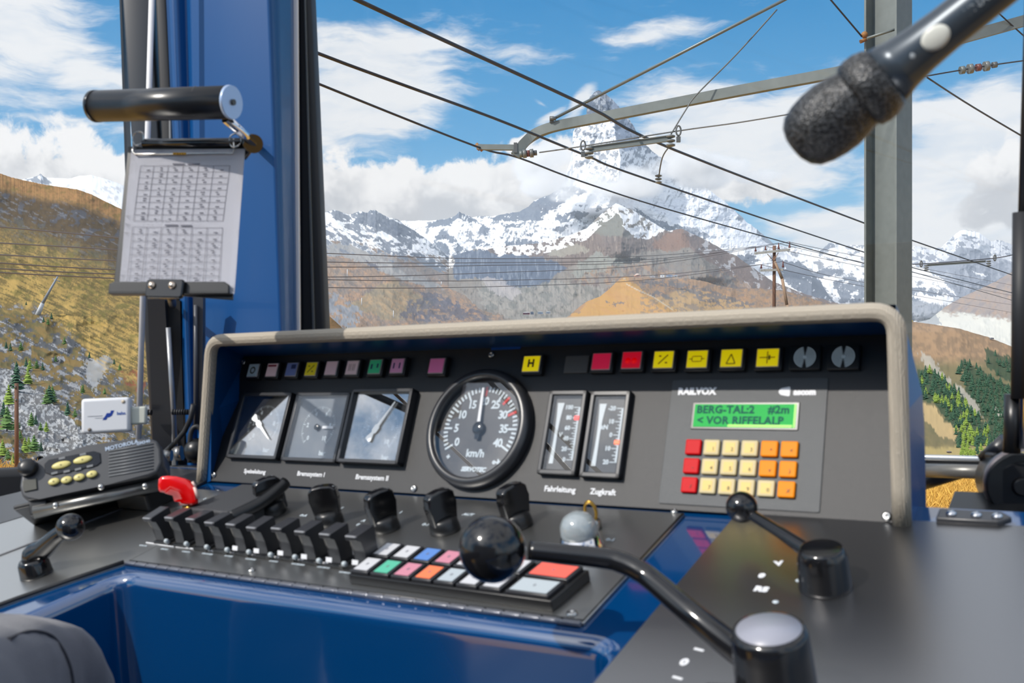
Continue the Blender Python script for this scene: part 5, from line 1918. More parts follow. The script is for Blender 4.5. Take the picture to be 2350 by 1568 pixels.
# paper slightly curled at the right lower corner
n_, m_ = 14, 16
tl, tr_, br, bl = CB(302, 344), CB(563, 342), CB(540, 676), CB(274, 650)
vs = []
for j in range(m_ + 1):
    r_ = []
    for i in range(n_ + 1):
        f_, g_ = i / n_, j / m_
        p = (tl * (1 - f_) + tr_ * f_) * (1 - g_) + (bl * (1 - f_) + br * f_) * g_
        p.z = .0006 + .004 * max(0, f_ - .8) * 5 * max(0, g_ - .3) + .0008 * math.sin(g_ * 5)
        r_.append(b.bm.verts.new(p))
    vs.append(r_)
b._fin([b.bm.faces.new((vs[j][i], vs[j + 1][i], vs[j + 1][i + 1], vs[j][i + 1])) for j in range(m_) for i in range(n_)], True)
bmesh.ops.solidify(b.bm, geom=b.bm.faces[:], thickness=.0006)
pap = b.put('paper_sheet', mat('white_paper', srgb(226, 226, 234), .7), t)
INK = mat('grey_ink', srgb(96, 96, 108), .7)
g = B()


def ln(x0, y0, x1, y1, w=.00035):
    a, c = CB(x0, y0), CB(x1, y1)
    d = (c - a)
    s = Vector((-d.y, d.x, 0)).normalized() * w
    g.quad((a - s).to_3d() + Vector((0, 0, .0020)), a + s + Vector((0, 0, .0020)), c + s + Vector((0, 0, .0020)), c - s + Vector((0, 0, .0020)))


def table(x0, y0, x1, y1, x2, y2, x3, y3, rows, cols):
    """corners tl,tr,br,bl"""
    for k in range(rows + 1):
        f_ = k / rows
        ln(x0 + (x3 - x0) * f_, y0 + (y3 - y0) * f_, x1 + (x2 - x1) * f_, y1 + (y2 - y1) * f_, .0002)
    for c_ in cols:
        ln(x0 + (x1 - x0) * c_, y0 + (y1 - y0) * c_, x3 + (x2 - x3) * c_, y3 + (y2 - y3) * c_, .0003)
    random.seed(rows)
    for k in range(rows):
        for c_ in range(len(cols) - 1):
            for rep in range(2):
                f_ = (k + (.35 if rep else .7)) / rows
                u0 = cols[c_] + (.06 if rep and c_ > 1 else .075)
                if rep and random.random() < .45:
                    continue
                xa = x0 + (x3 - x0) * f_ + ((x1 + (x2 - x1) * f_) - (x0 + (x3 - x0) * f_)) * u0
                ya = y0 + (y3 - y0) * f_ + ((y1 + (y2 - y1) * f_) - (y0 + (y3 - y0) * f_)) * u0
                ln(xa, ya, xa + random.uniform(5, 10), ya, .0006)


table(324, 382, 529, 382, 513, 508, 308, 508, 9, (0, .15, .31, .48, .65, .82, 1))
table(306, 522, 512, 524, 503, 650, 293, 650, 8, (0, .16, .32, .49, .66, .83, 1))
for xa, xb, y in ((398, 425, 378), (432, 460, 378), (380, 410, 518), (416, 442, 519)):
    ln(xa, y, xb, y, .0009)
g.put('printed_tables', INK, pap, Matrix())
g = B()
g.tube([CB(306, 330, .004), CB(304, 348, .004), CB(310, 354, .004), CB(534, 352, .004), CB(537, 342, .004), CB(536, 318, .004)], .0011, 8)
for cxp, cyp in ((317, 318), (540, 322)):
    c0 = CB(cxp, cyp, .004)
    g.tube([c0 + Vector((.0075 * math.cos(2 * math.pi * i / 18), .0095 * math.sin(2 * math.pi * i / 18), .001 * math.sin(i))) for i in range(18)], .0010, 8, closed=True)
g.put('ring_clip', STEEL, t)
g = B()
g.cyl(CB(330, 330, -.001), CB(556, 328, -.001), .0062, n=18)
g.put('hinge_tube', PLASTG, t)
g = B()
for i in range(5):
    a, c = CB(398 + 6 * i, 353, .0052), CB(402 + 6 * i, 353, .0052)
    g.cyl(a, c, .0016, n=8)
g.put('yellow_tie', mat('yellow_tie', srgb(205, 155, 20), .5), t)
g = B()
g.prism([(CB(255, 676).x, CB(255, 676).y), (CB(257, 655).x, CB(257, 655).y), (CB(268, 650).x, CB(268, 650).y), (CB(520, 650).x, CB(520, 650).y), (CB(531, 657).x, CB(531, 657).y), (CB(530, 676).x, CB(530, 676).y)], .003, .007, bev=.001)
g.prism([(CB(255, 678).x, CB(255, 678).y), (CB(255, 671).x, CB(255, 671).y), (CB(530, 671).x, CB(530, 671).y), (CB(530, 678).x, CB(530, 678).y)], -.004, .007, bev=.001)
g.put('tray', PLAST, t)
g = B()
p0, p1 = CB(344, 690), CB(434, 648)
g.prism(round_rect(p0.x, p0.y, p1.x, p1.y, .004), .007, .014, bev=.0018)
br_ = g.put('bracket', PLASTG, t)
for px in (362, 408):
    c0 = CB(px, 663)
    B().lathe([(.0045, 0), (.0045, .002), (.003, .0038), (0, .004)], 16).put('screw', mat('warm_steel', srgb(214, 196, 176), .2, metal=1), br_, T_(Vector((c0.x, c0.y, .014))))

B().cyl(CB(390, 666, -.004), it @ pt(396, 700, 1.62), .006, n=12).put('bracket_arm', PLAST, t)

# stand of the clipboard
t = thing('clipboard_stand', pt(400, 1000, 1.570), 'dark upright stand bars under the clipboard, reaching down to the desk', 'stand')
it = t.matrix_world.inverted()
b = B()


def bar4(b, x0, x1, x2, x3, y0, y1, d0, d1, th=.008):
    q = [it @ pt(x0, y0, d0), it @ pt(x1, y0, d0), it @ pt(x3, y1, d1), it @ pt(x2, y1, d1)]
    o = Vector((0, th, 0))
    vs = [b.bm.verts.new(p) for p in q] + [b.bm.verts.new(p + o) for p in q]
    fs = [b.bm.faces.new(vs[:4]), b.bm.faces.new(vs[4:][::-1])]
    for i in range(4):
        j = (i + 1) % 4
        fs.append(b.bm.faces.new((vs[i], vs[j], vs[4 + j], vs[4 + i])))
    b._fin(fs)


bar4(b, 338, 378, 352, 400, 688, 1040, 1.615, 1.665, .012)
b.put('flat_bar', PLASTM, t)
b = B()
bar4(b, 379, 413, 400, 424, 690, 1060, 1.630, 1.665, .012)
b.put('dark_bar', RUBBER, t)
b = B()
b.cyl(it @ pt(386, 752, 1.620), it @ pt(404, 1040, 1.640), .0042, n=14)
b.put('silver_tube', mat('tube_pale', srgb(160, 162, 166), .3, metal=.5), t)
b = B()
bar4(b, 443, 466, 444, 464, 676, 985, 1.560, 1.590, .012)
b.cyl(it @ pt(449, 700, 1.558), it @ pt(450, 985, 1.587), .0030, n=12)
b.put('support_bar', mat('bar_grey', srgb(84, 85, 90), .4, metal=.3), t)
b = B()
for k in range(9):
    b.cyl(it @ pt(395 + 5.5 * k, 946, 1.605), it @ pt(398.5 + 5.5 * k, 946, 1.605), .0048, n=12)
for k in range(4):
    b.cyl(it @ pt(326 + 6 * k, 947, 1.635), it @ pt(330 + 6 * k, 947, 1.635), .0048, n=12)
b.put('ribbed_sleeve', RUBBER, t)
B().tube([it @ pt(*p) for p in ((444, 928, 1.570), (438, 960, 1.575), (424, 990, 1.580), (400, 1018, 1.590), (374, 1042, 1.600), (366, 1060, 1.600))], .0042, 10).put('cable', RUBBER, t)
b = B()
b.tube(smooth_path([it @ pt(*p) for p in ((436, 1062, 1.575), (436, 1010, 1.575), (441, 986, 1.575), (452, 979, 1.575), (462, 988, 1.575), (465, 1010, 1.575))], 6), .0040, 10)
b.put('loop_cable', RUBBER, t)
b = B()
b.ball(it @ pt(452, 1035, 1.583), .021, 24)
b.put('ball_joint', PLAST, t)
b = B()
b.cyl(it @ pt(378, 1046, 1.590), it @ pt(394, 1046, 1.590), .009, n=18).cyl(it @ pt(404, 1042, 1.585), it @ pt(418, 1040, 1.585), .012, n=18)
b.cyl(it @ pt(384, 1072, 1.590), it @ pt(384, 1096, 1.590), .010, n=18)
b.put('clamp', mat('clamp_metal', srgb(150, 148, 146), .3, metal=.8), t)
b = B()
b.box(it @ pt(430, 1082, 1.590), (.066, .04, .016), bev=.003)
b.put('foot', mat('foot_grey', srgb(96, 96, 96), .45), t)

# --- tubular lamp above the clipboard
t = thing('reading_lamp', pt(380, 240, 1.16), 'black cylindrical tube lamp above the clipboard with a bright end cap', 'lamp')
it = t.matrix_world.inverted()
a_, b_ = it @ pt(222, 244, 1.20), it @ pt(528, 235, 1.13)
g = B().cyl(a_, b_, .0192, n=40)
ax = (b_ - a_).normalized()
g.put('tube', mat('lamp_black', srgb(26, 27, 30), .28, spec=.6), t)
B().cyl(a_ - ax * .003, a_ + ax * .002, .0196, n=40).put('left_cap', PLASTG, t)
B().cyl(b_, b_ + ax * .0035, .0198, .0192, n=40).put('right_cap', mat('pale_cap', srgb(176, 196, 226), .3, metal=.4), t)
B().cyl(b_ + ax * .0035, b_ + ax * .006, .0035, n=16).put('cap_screw', mat('dull_steel', srgb(90, 88, 86), .4, metal=.8), t)
B().tube([a_ + (b_ - a_) * .76 + Vector((0, -.0193 * math.cos(k * .26), .0193 * math.sin(k * .26))) for k in range(-4, 7)], .0007, 6).put('seam', mat('dull_steel', (1, 1, 1)), t)
g = B()
g.cyl(it @ pt(518, 272, 1.15), it @ pt(583, 330, 1.19), .0060, .0056, n=18)
g.put('arm', CHROME, t)
g = B()
g.cyl(it @ pt(582, 330, 1.185), it @ pt(572, 328, 1.21), .0115, n=28)
g.cyl(it @ pt(582, 326, 1.20), it @ pt(556, 362, 1.20), .006, .005, n=14)
g.cyl(it @ pt(530, 330, 1.205), it @ pt(580, 328, 1.205), .0068, n=16)
g.cyl(it @ pt(576, 330, 1.21), it @ pt(586, 332, 1.585), .006, n=14)
g.put('pivot', PLASTG, t)

# --- white sensor box on the window
M = facing(246, 954, 1.40, tilt_x=-6, yaw=10, roll=2)
t = empty('sensor_box', M, 'small white plastic box with a blue logo, fixed at the left window above the radio', 'sensor box')
b = B().box((0, 0, 0), (.066, .050, .022), bev=.0045, seg=3)
b.put('case', mat('white_case', srgb(226, 228, 232), .45), t)
for x_, y_, c in ((.0245, .0185, (196, 182, 160)), (-.0215, -.0195, (120, 110, 100))):
    B().lathe([(.0026, 0), (.0026, .0006), (0, .0008)], 14).put('screw_cap', mat('cap_%d' % c[0], srgb(*c), .5), t, T_(Vector((x_, y_, .0110))))
NAVY = mat('logo_blue', srgb(10, 56, 148), .5)
b = B()
b.prism([(-.006, -.0065), (-.0015, .0005), (.0000, .0030), (.0045, .0030), (.0055, .0065), (.0100, .0065), (.0068, -.0008), (.0030, -.0030), (.0010, -.0030), (-.001, -.0065)], 0, .0003, T_(Vector((.002, 0, .0110))))
b.put('logo', NAVY, t)
text('bahn', .0062, mat('logo_blue_pale', srgb(70, 100, 170), .5), t, T_(Vector((.0215, .0018, .0111))), bold=.0002)
b = B().box((-.014, -.0005, .01115), (.020, .0009, .0003)).box((-.008, -.0035, .01115), (.012, .0006, .0003))
b.put('fine_print', mat('fine_grey', srgb(150, 152, 158), .5), t)
B().box((.043, -.002, -.003), (.022, .026, .012), bev=.003).put('bracket', mat('milky_plastic', srgb(206, 208, 196), .4), t)

# --- two-way radio
ra, rb2, rc = pt(60, 1140, 1.30), pt(368, 1068, 1.335), pt(60, 1082, 1.315)
xx = (rb2 - ra).normalized()
yy = (rc - ra).normalized()
zz = xx.cross(yy).normalized()
yy = zz.cross(xx)
Lr = (pt(376, 1055, 1.335) - pt(50, 1120, 1.30)).length
M = frame(pt(212, 1078, 1.31), xx, yy, zz)
t = empty('two_way_radio', M, 'black car-style two-way radio with yellow oval buttons and a ribbed loudspeaker', 'radio')
it = M.inverted()


def RD(px, py, h=0.0):
    r = ray(px, py)
    o = M.translation - EYE + zz * h
    p = r * (o.dot(zz) / r.dot(zz)) + EYE
    q = it @ p
    return q


outl = [(50, 1140), (44, 1118), (48, 1092), (62, 1066), (100, 1048), (200, 1023), (300, 1008), (345, 1005), (362, 1012), (370, 1030), (372, 1062), (362, 1084), (340, 1094), (250, 1112), (150, 1133), (90, 1146), (62, 1148)]
P2 = [RD(x, y) for x, y in outl]
pts2 = [(p.x, p.y) for p in P2]
b = B().prism(pts2, -.020, 0, bev=.004, seg=3)
b.put('front_case', mat('radio_grey', srgb(66, 68, 72), .42), t)
b = B().prism([(p[0] * .98, p[1] * .9 - .001) for p in pts2], -.062, -.016, bev=.003)
b.put('body', PLASTM, t)
b = B()
q = [RD(x, y) for x, y in ((102, 1066), (112, 1056), (215, 1036), (230, 1040), (232, 1062), (222, 1070), (120, 1092), (104, 1086))]
b.prism([(v.x, v.y) for v in q], .0, .0015, bev=.0006)
b.put('button_field', PLASTG, t)
YB = mat('radio_button_yellow', srgb(214, 202, 128), .4)
for x, y, rx, ry in ((142, 1069, .0125, .0052), (191, 1057, .0125, .0052), (125, 1107, .0072, .0050), (154, 1103, .0072, .0050), (183, 1097, .0072, .0050), (212, 1090, .0072, .0050)):
    c0 = RD(x, y)
    o = B().lathe([(1, 0), (.97, .0022), (.7, .0032), (0, .0034)], 28, Matrix.Diagonal((rx, ry, 1, 1))).put('oval_button', YB, t, T_(Vector((c0.x, c0.y, .001))))
    text('o', .0045, DARKP, o, T_(Vector((0, 0, .0035))), name='symbol')
for x, y in ((126, 1087), (154, 1083), (180, 1078), (207, 1071), (143, 1053), (191, 1044)):
    c0 = RD(x, y)
    B().box((c0.x, c0.y, .0018), (.008, .003, .0006)).put('legend', mat('legend_grey', srgb(110, 114, 118), .5), t)
b = B()
c0 = RD(66, 1076)
b.lathe([(.0125, 0), (.012, .008), (.010, .011), (.004, .0125), (0, .0125)], 28, T_(Vector((c0.x, c0.y, 0))))
b.put('volume_knob', PLAST, t)
b = B()
q = [RD(x, y) for x, y in ((52, 1105), (84, 1098), (86, 1124), (56, 1130))]
b.prism([(v.x, v.y) for v in q], 0, .002, bev=.0006)
b.put('socket_cover', mat('socket_cover', srgb(74, 74, 66), .35), t)
b = B()
for k in range(9):
    y0_, y1_ = 1035 + k * 7.2, 1020 + k * 7.2
    a, c = RD(250, y0_ + 1), RD(352, y1_ - 1)
    b.tube([Vector((a.x, a.y, .0006)), Vector((c.x, c.y, .0006))], .0009, 6)
b.put('speaker_slots', mat('slot_light', srgb(112, 116, 120), .4), t)
a = RD(283, 1022)
text('MOTOROLA', .0078, mat('pale_blue_print', srgb(160, 176, 196), .5), t, T_(Vector((a.x - .002, a.y, .0004))) @ R_(1.0, 'Z'), bold=.0003)
a = RD(329, 1016)
text('GM340', .0060, mat('pale_blue_print', (1, 1, 1)), t, T_(Vector((a.x, a.y, .0004))), bold=.0002)
# cradle
t = thing('radio_cradle', pt(230, 1140, 1.31), 'black bent cradle bracket carrying the radio above the left plate', 'bracket')
it = t.matrix_world.inverted()
b = B()
b.cyl(it @ pt(78, 1176, 1.29), it @ pt(372, 1112, 1.33), .0085, n=16)
b.put('front_bar', mat('cradle_metal', srgb(120, 120, 118), .3, metal=.7), t)
b = B()
b.box((0, 0, 0), (.19, .09, .006), FM(it @ pt(222, 1148, 1.36), xx, z=yy), bev=.002)
b.put('tray', PLAST, t)
b = B()
b.box((0, 0, 0), (.022, .02, .030), FM(it @ pt(92, 1160, 1.30), xx, z=yy), bev=.002)
b.put('left_foot', PLAST, t)
b = B()
u, d = dsk(340, 1155)
b.box((0, 0, .012), (.07, .05, .026), it @ DM(u, d), bev=.003)
b.put('right_foot', PLAST, t)
for px, py, d_ in ((128, 1160, 1.282), (232, 1118, 1.29), (333, 1116, 1.305)):
    B().ball(it @ pt(px, py, d_), .0045, 14).put('screw', STEEL, t)

# --- hand microphone at top right
tip, hnd = pt(1826, 338, .62), pt(2300, -36, .56)
axm = (hnd - tip).normalized()
M = FM(tip, axm, z=(0, -1, 0)) @ Matrix(((0, 0, 1, 0), (0, 1, 0, 0), (-1, 0, 0, 0), (0, 0, 0, 1)))
t = empty('microphone', M, 'dark hand microphone with a round mesh head hanging in at the top right', 'microphone')
k = .62 / F
b = B()
b.lathe([(0, -8 * k), (30 * k, -5 * k), (52 * k, 4 * k), (68 * k, 20 * k), (78 * k, 48 * k), (83 * k, 78 * k), (84 * k, 110 * k), (79 * k, 140 * k), (74 * k, 158 * k), (72 * k, 170 * k)], 48, caps=False)
b.put('mesh_head', None, t)
mm = bpy.data.materials.new('black_wire_mesh')
mm.use_nodes = True
tt = NT(mm.node_tree)
bs = mm.node_tree.nodes['Principled BSDF']
tcn = tt.n('ShaderNodeTexCoord')
vo = tt.n('ShaderNodeTexVoronoi', {'Vector': tcn.outputs['Object'], 'Scale': 560.0})
mm.node_tree.links.new(tt.mix(tt.sstep(vo.outputs['Distance'], .45, .62), (.012, .0125, .013), (.075, .077, .08)), bs.inputs['Base Color'])
bs.inputs['Roughness'].default_value = .38
bs.inputs['Metallic'].default_value = .35
bp = tt.n('ShaderNodeBump', {'Height': vo.outputs['Distance'], 'Strength': .5, 'Distance': .001})
mm.node_tree.links.new(bp.outputs[0], bs.inputs['Normal'])
t.children[0].data.materials.append(mm)
B().lathe([(72 * k, 166 * k), (80 * k, 172 * k), (84 * k, 190 * k), (83 * k, 212 * k), (76 * k, 232 * k), (70 * k, 240 * k), (0, 240 * k)], 48).put('head_ring', mm, t)
B().lathe([(70 * k, 236 * k), (60 * k, 275 * k), (53 * k, 320 * k), (49 * k, 380 * k), (47 * k, 470 * k), (45 * k, 600 * k), (43 * k, 820 * k), (30 * k, 850 * k), (0, 850 * k)], 48).put('handle', mat('gunmetal', srgb(66, 74, 82), .3, metal=.35), t)
MI = M.inverted()


def onh(px, py):   # point on the handle's camera side
    r = ray(px, py)
    p = r * .60 + EYE
    q = MI @ p
    return q


B().tube(smooth_path([(0, 0, 842 * k), (0, 0, 930 * k), (MI @ MIC_TOP) * .5 + Vector((0, 0, 560 * k)), MI @ MIC_TOP], 8), .006, 12).put('gooseneck', mat('flexible_tube', srgb(40, 42, 45), .35, metal=.5), t)
q = onh(2133, 85)
zz0 = q.z
sd = Vector((q.x, q.y, 0))
toc = (MI.to_3x3() @ Vector((0, -1, 0)))
toc = Vector((toc.x, toc.y, 0)).normalized()
for z_, r_, nm, c in ((zz0, .0068, 'slide_switch', (214, 214, 204)), (zz0 - .0165, .0030, 'led', (150, 156, 160))):
    side = toc * (47.5 * k)
    mw = FM(Vector((side.x, side.y, z_)), (0, 0, 1), z=toc)
    B().lathe([(r_, -.002), (r_, .0012), (r_ * .7, .0022), (0, .0026)], 24, Matrix.Diagonal((1.25, 1, 1, 1))).put(nm, mat('mic_' + nm, srgb(*c), .35), t, mw)
side = toc * (51.5 * k)
text('MUTE', .0058, mat('dim_print', srgb(140, 146, 150), .5), t, FM(Vector((side.x, side.y, zz0 - .032)), (0, 0, 1), z=toc))
side = toc * (46.5 * k)
text('DYNAMIC', .0070, mat('dim_print', (1, 1, 1)), t, FM(Vector((side.x, side.y, zz0 + .030)), (0, 0, 1), z=toc))
B().lathe([(46.5 * k, zz0 + .050), (46.5 * k, zz0 + .054)], 40, caps=False).put('handle_band', mat('band_grey', srgb(130, 136, 140), .3, metal=.6), t)

# --- seated driver's knee in the bay
TRS = mat('grey_trouser_cloth', srgb(76, 75, 84), .85, bump=.35, bscale=700, sheen=.3)
t = thing('person', pt(100, 1600, .90), "person's bent knee in dark grey trousers with a side seam, bottom left", 'person')
it = t.matrix_world.inverted()
me = bpy.data.meshes.new('trouser_leg')
J = [(pt(-560, 1900, .42), .090), (pt(-330, 1760, .60), .088), (pt(-130, 1640, .76), .080), (pt(20, 1572, .875), .070), (pt(95, 1560, .93), .062), (pt(135, 1600, .965), .058), (pt(165, 1760, .98), .058), (pt(190, 2050, .97), .060), (pt(215, 2400, .96), .050)]
bm = bmesh.new()
vv = [bm.verts.new(it @ p) for p, r in J]
for a, c in zip(vv[:-1], vv[1:]):
    bm.edges.new((a, c))
bm.to_mesh(me)
bm.free()
o = link('trouser_leg', me, TRS, t)
sk = o.modifiers.new('skin', 'SKIN')
sk.use_smooth_shade = True
for (p, r), sv in zip(J, me.skin_vertices[0].data):
    sv.radius = (r, r)
me.skin_vertices[0].data[0].use_root = True
sub = o.modifiers.new('smooth', 'SUBSURF')
sub.levels = sub.render_levels = 3
tx = bpy.data.textures.new('folds', 'CLOUDS')
tx.noise_scale = .06
dp = o.modifiers.new('folds', 'DISPLACE')
dp.texture = tx
dp.strength = .012
dp.mid_level = .5
bpy.context.view_layer.update()
dg = bpy.context.evaluated_depsgraph_get()
ev = o.evaluated_get(dg)
# seam follows the cloth: project picture points onto the leg
sp = []
for px, py in ((20, 1468), (60, 1452), (95, 1452), (122, 1464), (142, 1490), (156, 1520), (164, 1550), (170, 1600), (176, 1680)):
    r = ray(px, py).normalized()
    o_l = o.matrix_world.inverted() @ EYE
    d_l = (o.matrix_world.inverted().to_3x3() @ r).normalized()
    ok, loc, nr, _ = ev.ray_cast(o_l, d_l)
    if ok:
        sp.append(loc - d_l * .0005)
if len(sp) > 2:
    B().tube(smooth_path(sp, 6), .0018, 8).put('seam', mat('seam_dark', srgb(48, 48, 54), .8), t)

# ---------------------------------------------------------------- meadow, trees, masts and wires
def grass_ground():
    m = bpy.data.materials.new('dry_meadow')
    m.use_nodes = True
    t = NT(m.node_tree)
    b = m.node_tree.nodes['Principled BSDF']
    tc = t.n('ShaderNodeTexCoord')
    n1 = t.n('ShaderNodeTexNoise', {'Vector': tc.outputs['Object'], 'Scale': 1.3, 'Detail': 8.0, 'Roughness': .7}).outputs[0]
    n2 = t.n('ShaderNodeTexNoise', {'Vector': tc.outputs['Object'], 'Scale': 14.0, 'Detail': 6.0, 'Roughness': .7}).outputs[0]
    c = t.mix(t.sstep(n1, .35, .65), srgb(206, 146, 48), srgb(226, 182, 96))
    c = t.mix(t.m('MULTIPLY', t.sstep(n2, .52, .68), .5), c, srgb(150, 120, 40))
    m.node_tree.links.new(c, b.inputs['Base Color'])
    b.inputs['Roughness'].default_value = .95
    bp = t.n('ShaderNodeBump', {'Height': n2, 'Strength': .8, 'Distance': .05})
    m.node_tree.links.new(bp.outputs[0], b.inputs['Normal'])
    return m


gx = np.linspace(-34, 34, 90)
gy = np.concatenate([np.linspace(-14, 20, 70), np.linspace(20.6, 26, 16)])
X, Y = np.meshgrid(gx, gy)
Z = (fbm(X / 3.0, Y / 3.0, 5, 4) - .5) * .16
drop = np.clip((Y - 21.5 - (fbm(X / 5, Y * 0, 8, 3) - .5) * 1.5) / 4.5, 0, 1)
Z = Z - drop ** 1.5 * 9
me = bpy.data.meshes.new('meadow')
co = np.stack([X, Y, Z], -1).reshape(-1, 3)
nr, n = X.shape
i = np.arange(nr * n).reshape(nr, n)
q = np.stack([i[:-1, :-1], i[:-1, 1:], i[1:, 1:], i[1:, :-1]], -1).reshape(-1, 4)
me.from_pydata(co.tolist(), [], q.tolist())
for p in me.polygons:
    p.use_smooth = True
structure(link('meadow_ground', me, grass_ground()))
# pale gravel path beside the track
b = B()
b.prism([(-12, 12.2), (14, 12.6), (14, 13.8), (4, 13.5), (-12, 13.0)], .07, .12)
structure(b.put('gravel_path', mat('pale_gravel', srgb(214, 208, 200), .9, vary=.15, bscale=3, bump=.5), None))

# dry grass blades on the visible bit of meadow
rng = np.random.default_rng(4)
verts, faces = [], []
for (xa, xb, ya, yb, cnt) in ((6.3, 9.6, 15.0, 21.5, 12000), (-12.5, -8.5, 17.0, 21.8, 2500)):
    for k in range(cnt):
        x, y = rng.uniform(xa, xb), rng.uniform(ya, yb)
        h, w = rng.uniform(.10, .30), rng.uniform(.005, .010)
        a = rng.uniform(0, 6.28)
        lx, ly = rng.normal(0, .10, 2)
        c, s = math.cos(a) * w, math.sin(a) * w
        z = -.03
        v0 = len(verts)
        verts += [(x - c, y - s, z), (x + c, y + s, z), (x + lx * .5 + c * .7, y + ly * .5 + s * .7, z + h * .6), (x + lx, y + ly, z + h)]
        faces += [(v0, v0 + 1, v0 + 2), (v0, v0 + 2, v0 + 3)]
me = bpy.data.meshes.new('dry_grass')
me.from_pydata(verts, [], faces)
o = link('dry_grass', me, mat('straw', srgb(236, 182, 88), .8, vary=.35, bscale=2.5))
tag(o, 'tall golden dry grass on the meadow below the windows', 'grass', kind='stuff')


# --- trees
def conifer(seed, h=9.0, slim=.22, tiers=8):
    random.seed(seed)
    b = B()
    verts = []
    b.use(mat('bark', srgb(86, 70, 58), .9))
    b.cyl((0, 0, 0), (0, 0, h * .9), h * .018, h * .005, 7)
    trunk = b.mesh('trunk')
    f = B()
    n = 9
    for k in range(tiers):
        z0 = h * (.10 + .86 * k / tiers)
        z1 = z0 + h * (.24 - .012 * k)
        r = h * slim * (1 - (k / tiers) ** 1.25) + h * .015
        ring = []
        for i in range(n):
            a = 2 * math.pi * (i + random.uniform(-.3, .3)) / n
            rr = r * random.uniform(.62, 1.12)
            ring.append(f.bm.verts.new((rr * math.cos(a), rr * math.sin(a), z0 + random.uniform(-.05, .04) * h)))
        mid = []
        for i in range(n):
            a = 2 * math.pi * (i + .5) / n
            rr = r * .42 * random.uniform(.7, 1.2)
            mid.append(f.bm.verts.new((rr * math.cos(a), rr * math.sin(a), z0 + (z1 - z0) * .42)))
        top_ = f.bm.verts.new((random.uniform(-.01, .01) * h, 0, z1))
        for i in range(n):
            j = (i + 1) % n
            f.bm.faces.new((ring[i], ring[j], mid[i]))
            f.bm.faces.new((ring[j], mid[j], mid[i]))
            f.bm.faces.new((mid[i], mid[j], top_))
    crown = f.bm
    me = bpy.data.meshes.new('crown')
    crown.to_mesh(me)
    crown.free()
    return trunk, me


def land_depth(G, px, py):
    xs_, D, Y = G
    i = int(np.argmin(np.abs(xs_ - px)))
    return float(np.interp(py, Y[2:, i], D[2:, i]))


LG, DG, MG = [mat('needles_' + n, srgb(*c), .85, vary=.35, bscale=.9) for n, c in (('light', (134, 158, 66)), ('dark', (58, 92, 68)), ('mid', (92, 124, 64)))]
kinds = []
for sd, h, sl, tr, m in ((1, 9, .26, 7, MG), (2, 9, .20, 9, DG), (3, 9, .24, 8, LG), (4, 9, .34, 6, MG), (5, 9, .30, 7, DG)):
    tk_, cr_ = conifer(sd, h, sl, tr)
    cr_.materials.append(m)
    kinds.append((tk_, cr_))


def tree(px, py, hpx, k, G, label, group, cat='tree', wide=1.0, name='conifer', parts=True):
    d = land_depth(G, px, py)
    s = hpx * d / F / 9.0
    M = T_(pt(px, py + 1, d)) @ R_(random.uniform(0, 360), 'Z') @ Matrix.Diagonal((s * wide, s * wide, s, 1))
    if parts:
        t = empty(name, M, label, cat, group)
        for me, nm in ((kinds[k][0], 'trunk'), (kinds[k][1], 'crown')):
            link(nm, me, None, t)
    else:
        o = link(name, kinds[k][1], None, None, M)
        tag(o, label, cat, group)


near = [(107, 928, 36, 0), (64, 884, 42, 2), (60, 842, 22, 1), (38, 898, 70, 1), (16, 990, 60, 0), (20, 930, 50, 2), (155, 954, 34, 1), (113, 926, 44, 4), (120, 922, 38, 0), (48, 805, 22, 0), (24, 806, 20, 1),
        (68, 850, 28, 2), (84, 846, 22, 0), (98, 850, 20, 1), (14, 800, 18, 1), (72, 978, 34, 0), (82, 975, 24, 1), (106, 992, 26, 2), (93, 988, 20, 0), (57, 1040, 38, 2), (66, 1030, 30, 2), (78, 1038, 42, 3), (94, 1036, 24, 1),
        (46, 1008, 22, 0), (30, 1066, 26, 2), (18, 1058, 30, 0), (6, 1046, 40, 2), (148, 790, 18, 0), (205, 822, 16, 1), (100, 740, 14, 1), (118, 732, 16, 1), (110, 745, 16, 0), (60, 700, 10, 1), (128, 830, 16, 0), (190, 902, 22, 0), (38, 985, 34, 0), (8, 960, 40, 1),
        (275, 850, 16, 0), (262, 836, 14, 1), (240, 905, 16, 0), (196, 994, 26, 1), (172, 958, 22, 0)]
for j, (px, py, h, k) in enumerate(near):
    random.seed(j)
    tree(px, py, h, k, NEAR_G, ('green', 'dark', 'yellow green', 'broad green', 'dark')[k] + ' conifer on the rocky hillside behind the left window', 'conifers on the left hillside (' + ('green', 'dark', 'light', 'broad', 'dark')[k] + ')', wide=1.25)
for j, (px, py, h) in enumerate(((795, 757, 9), (800, 758, 7))):
    tree(px, py, h, 1, NEAR_G, 'tiny dark conifer just right of the black window seal, on the hill foot', 'conifers at the foot of the left hill')
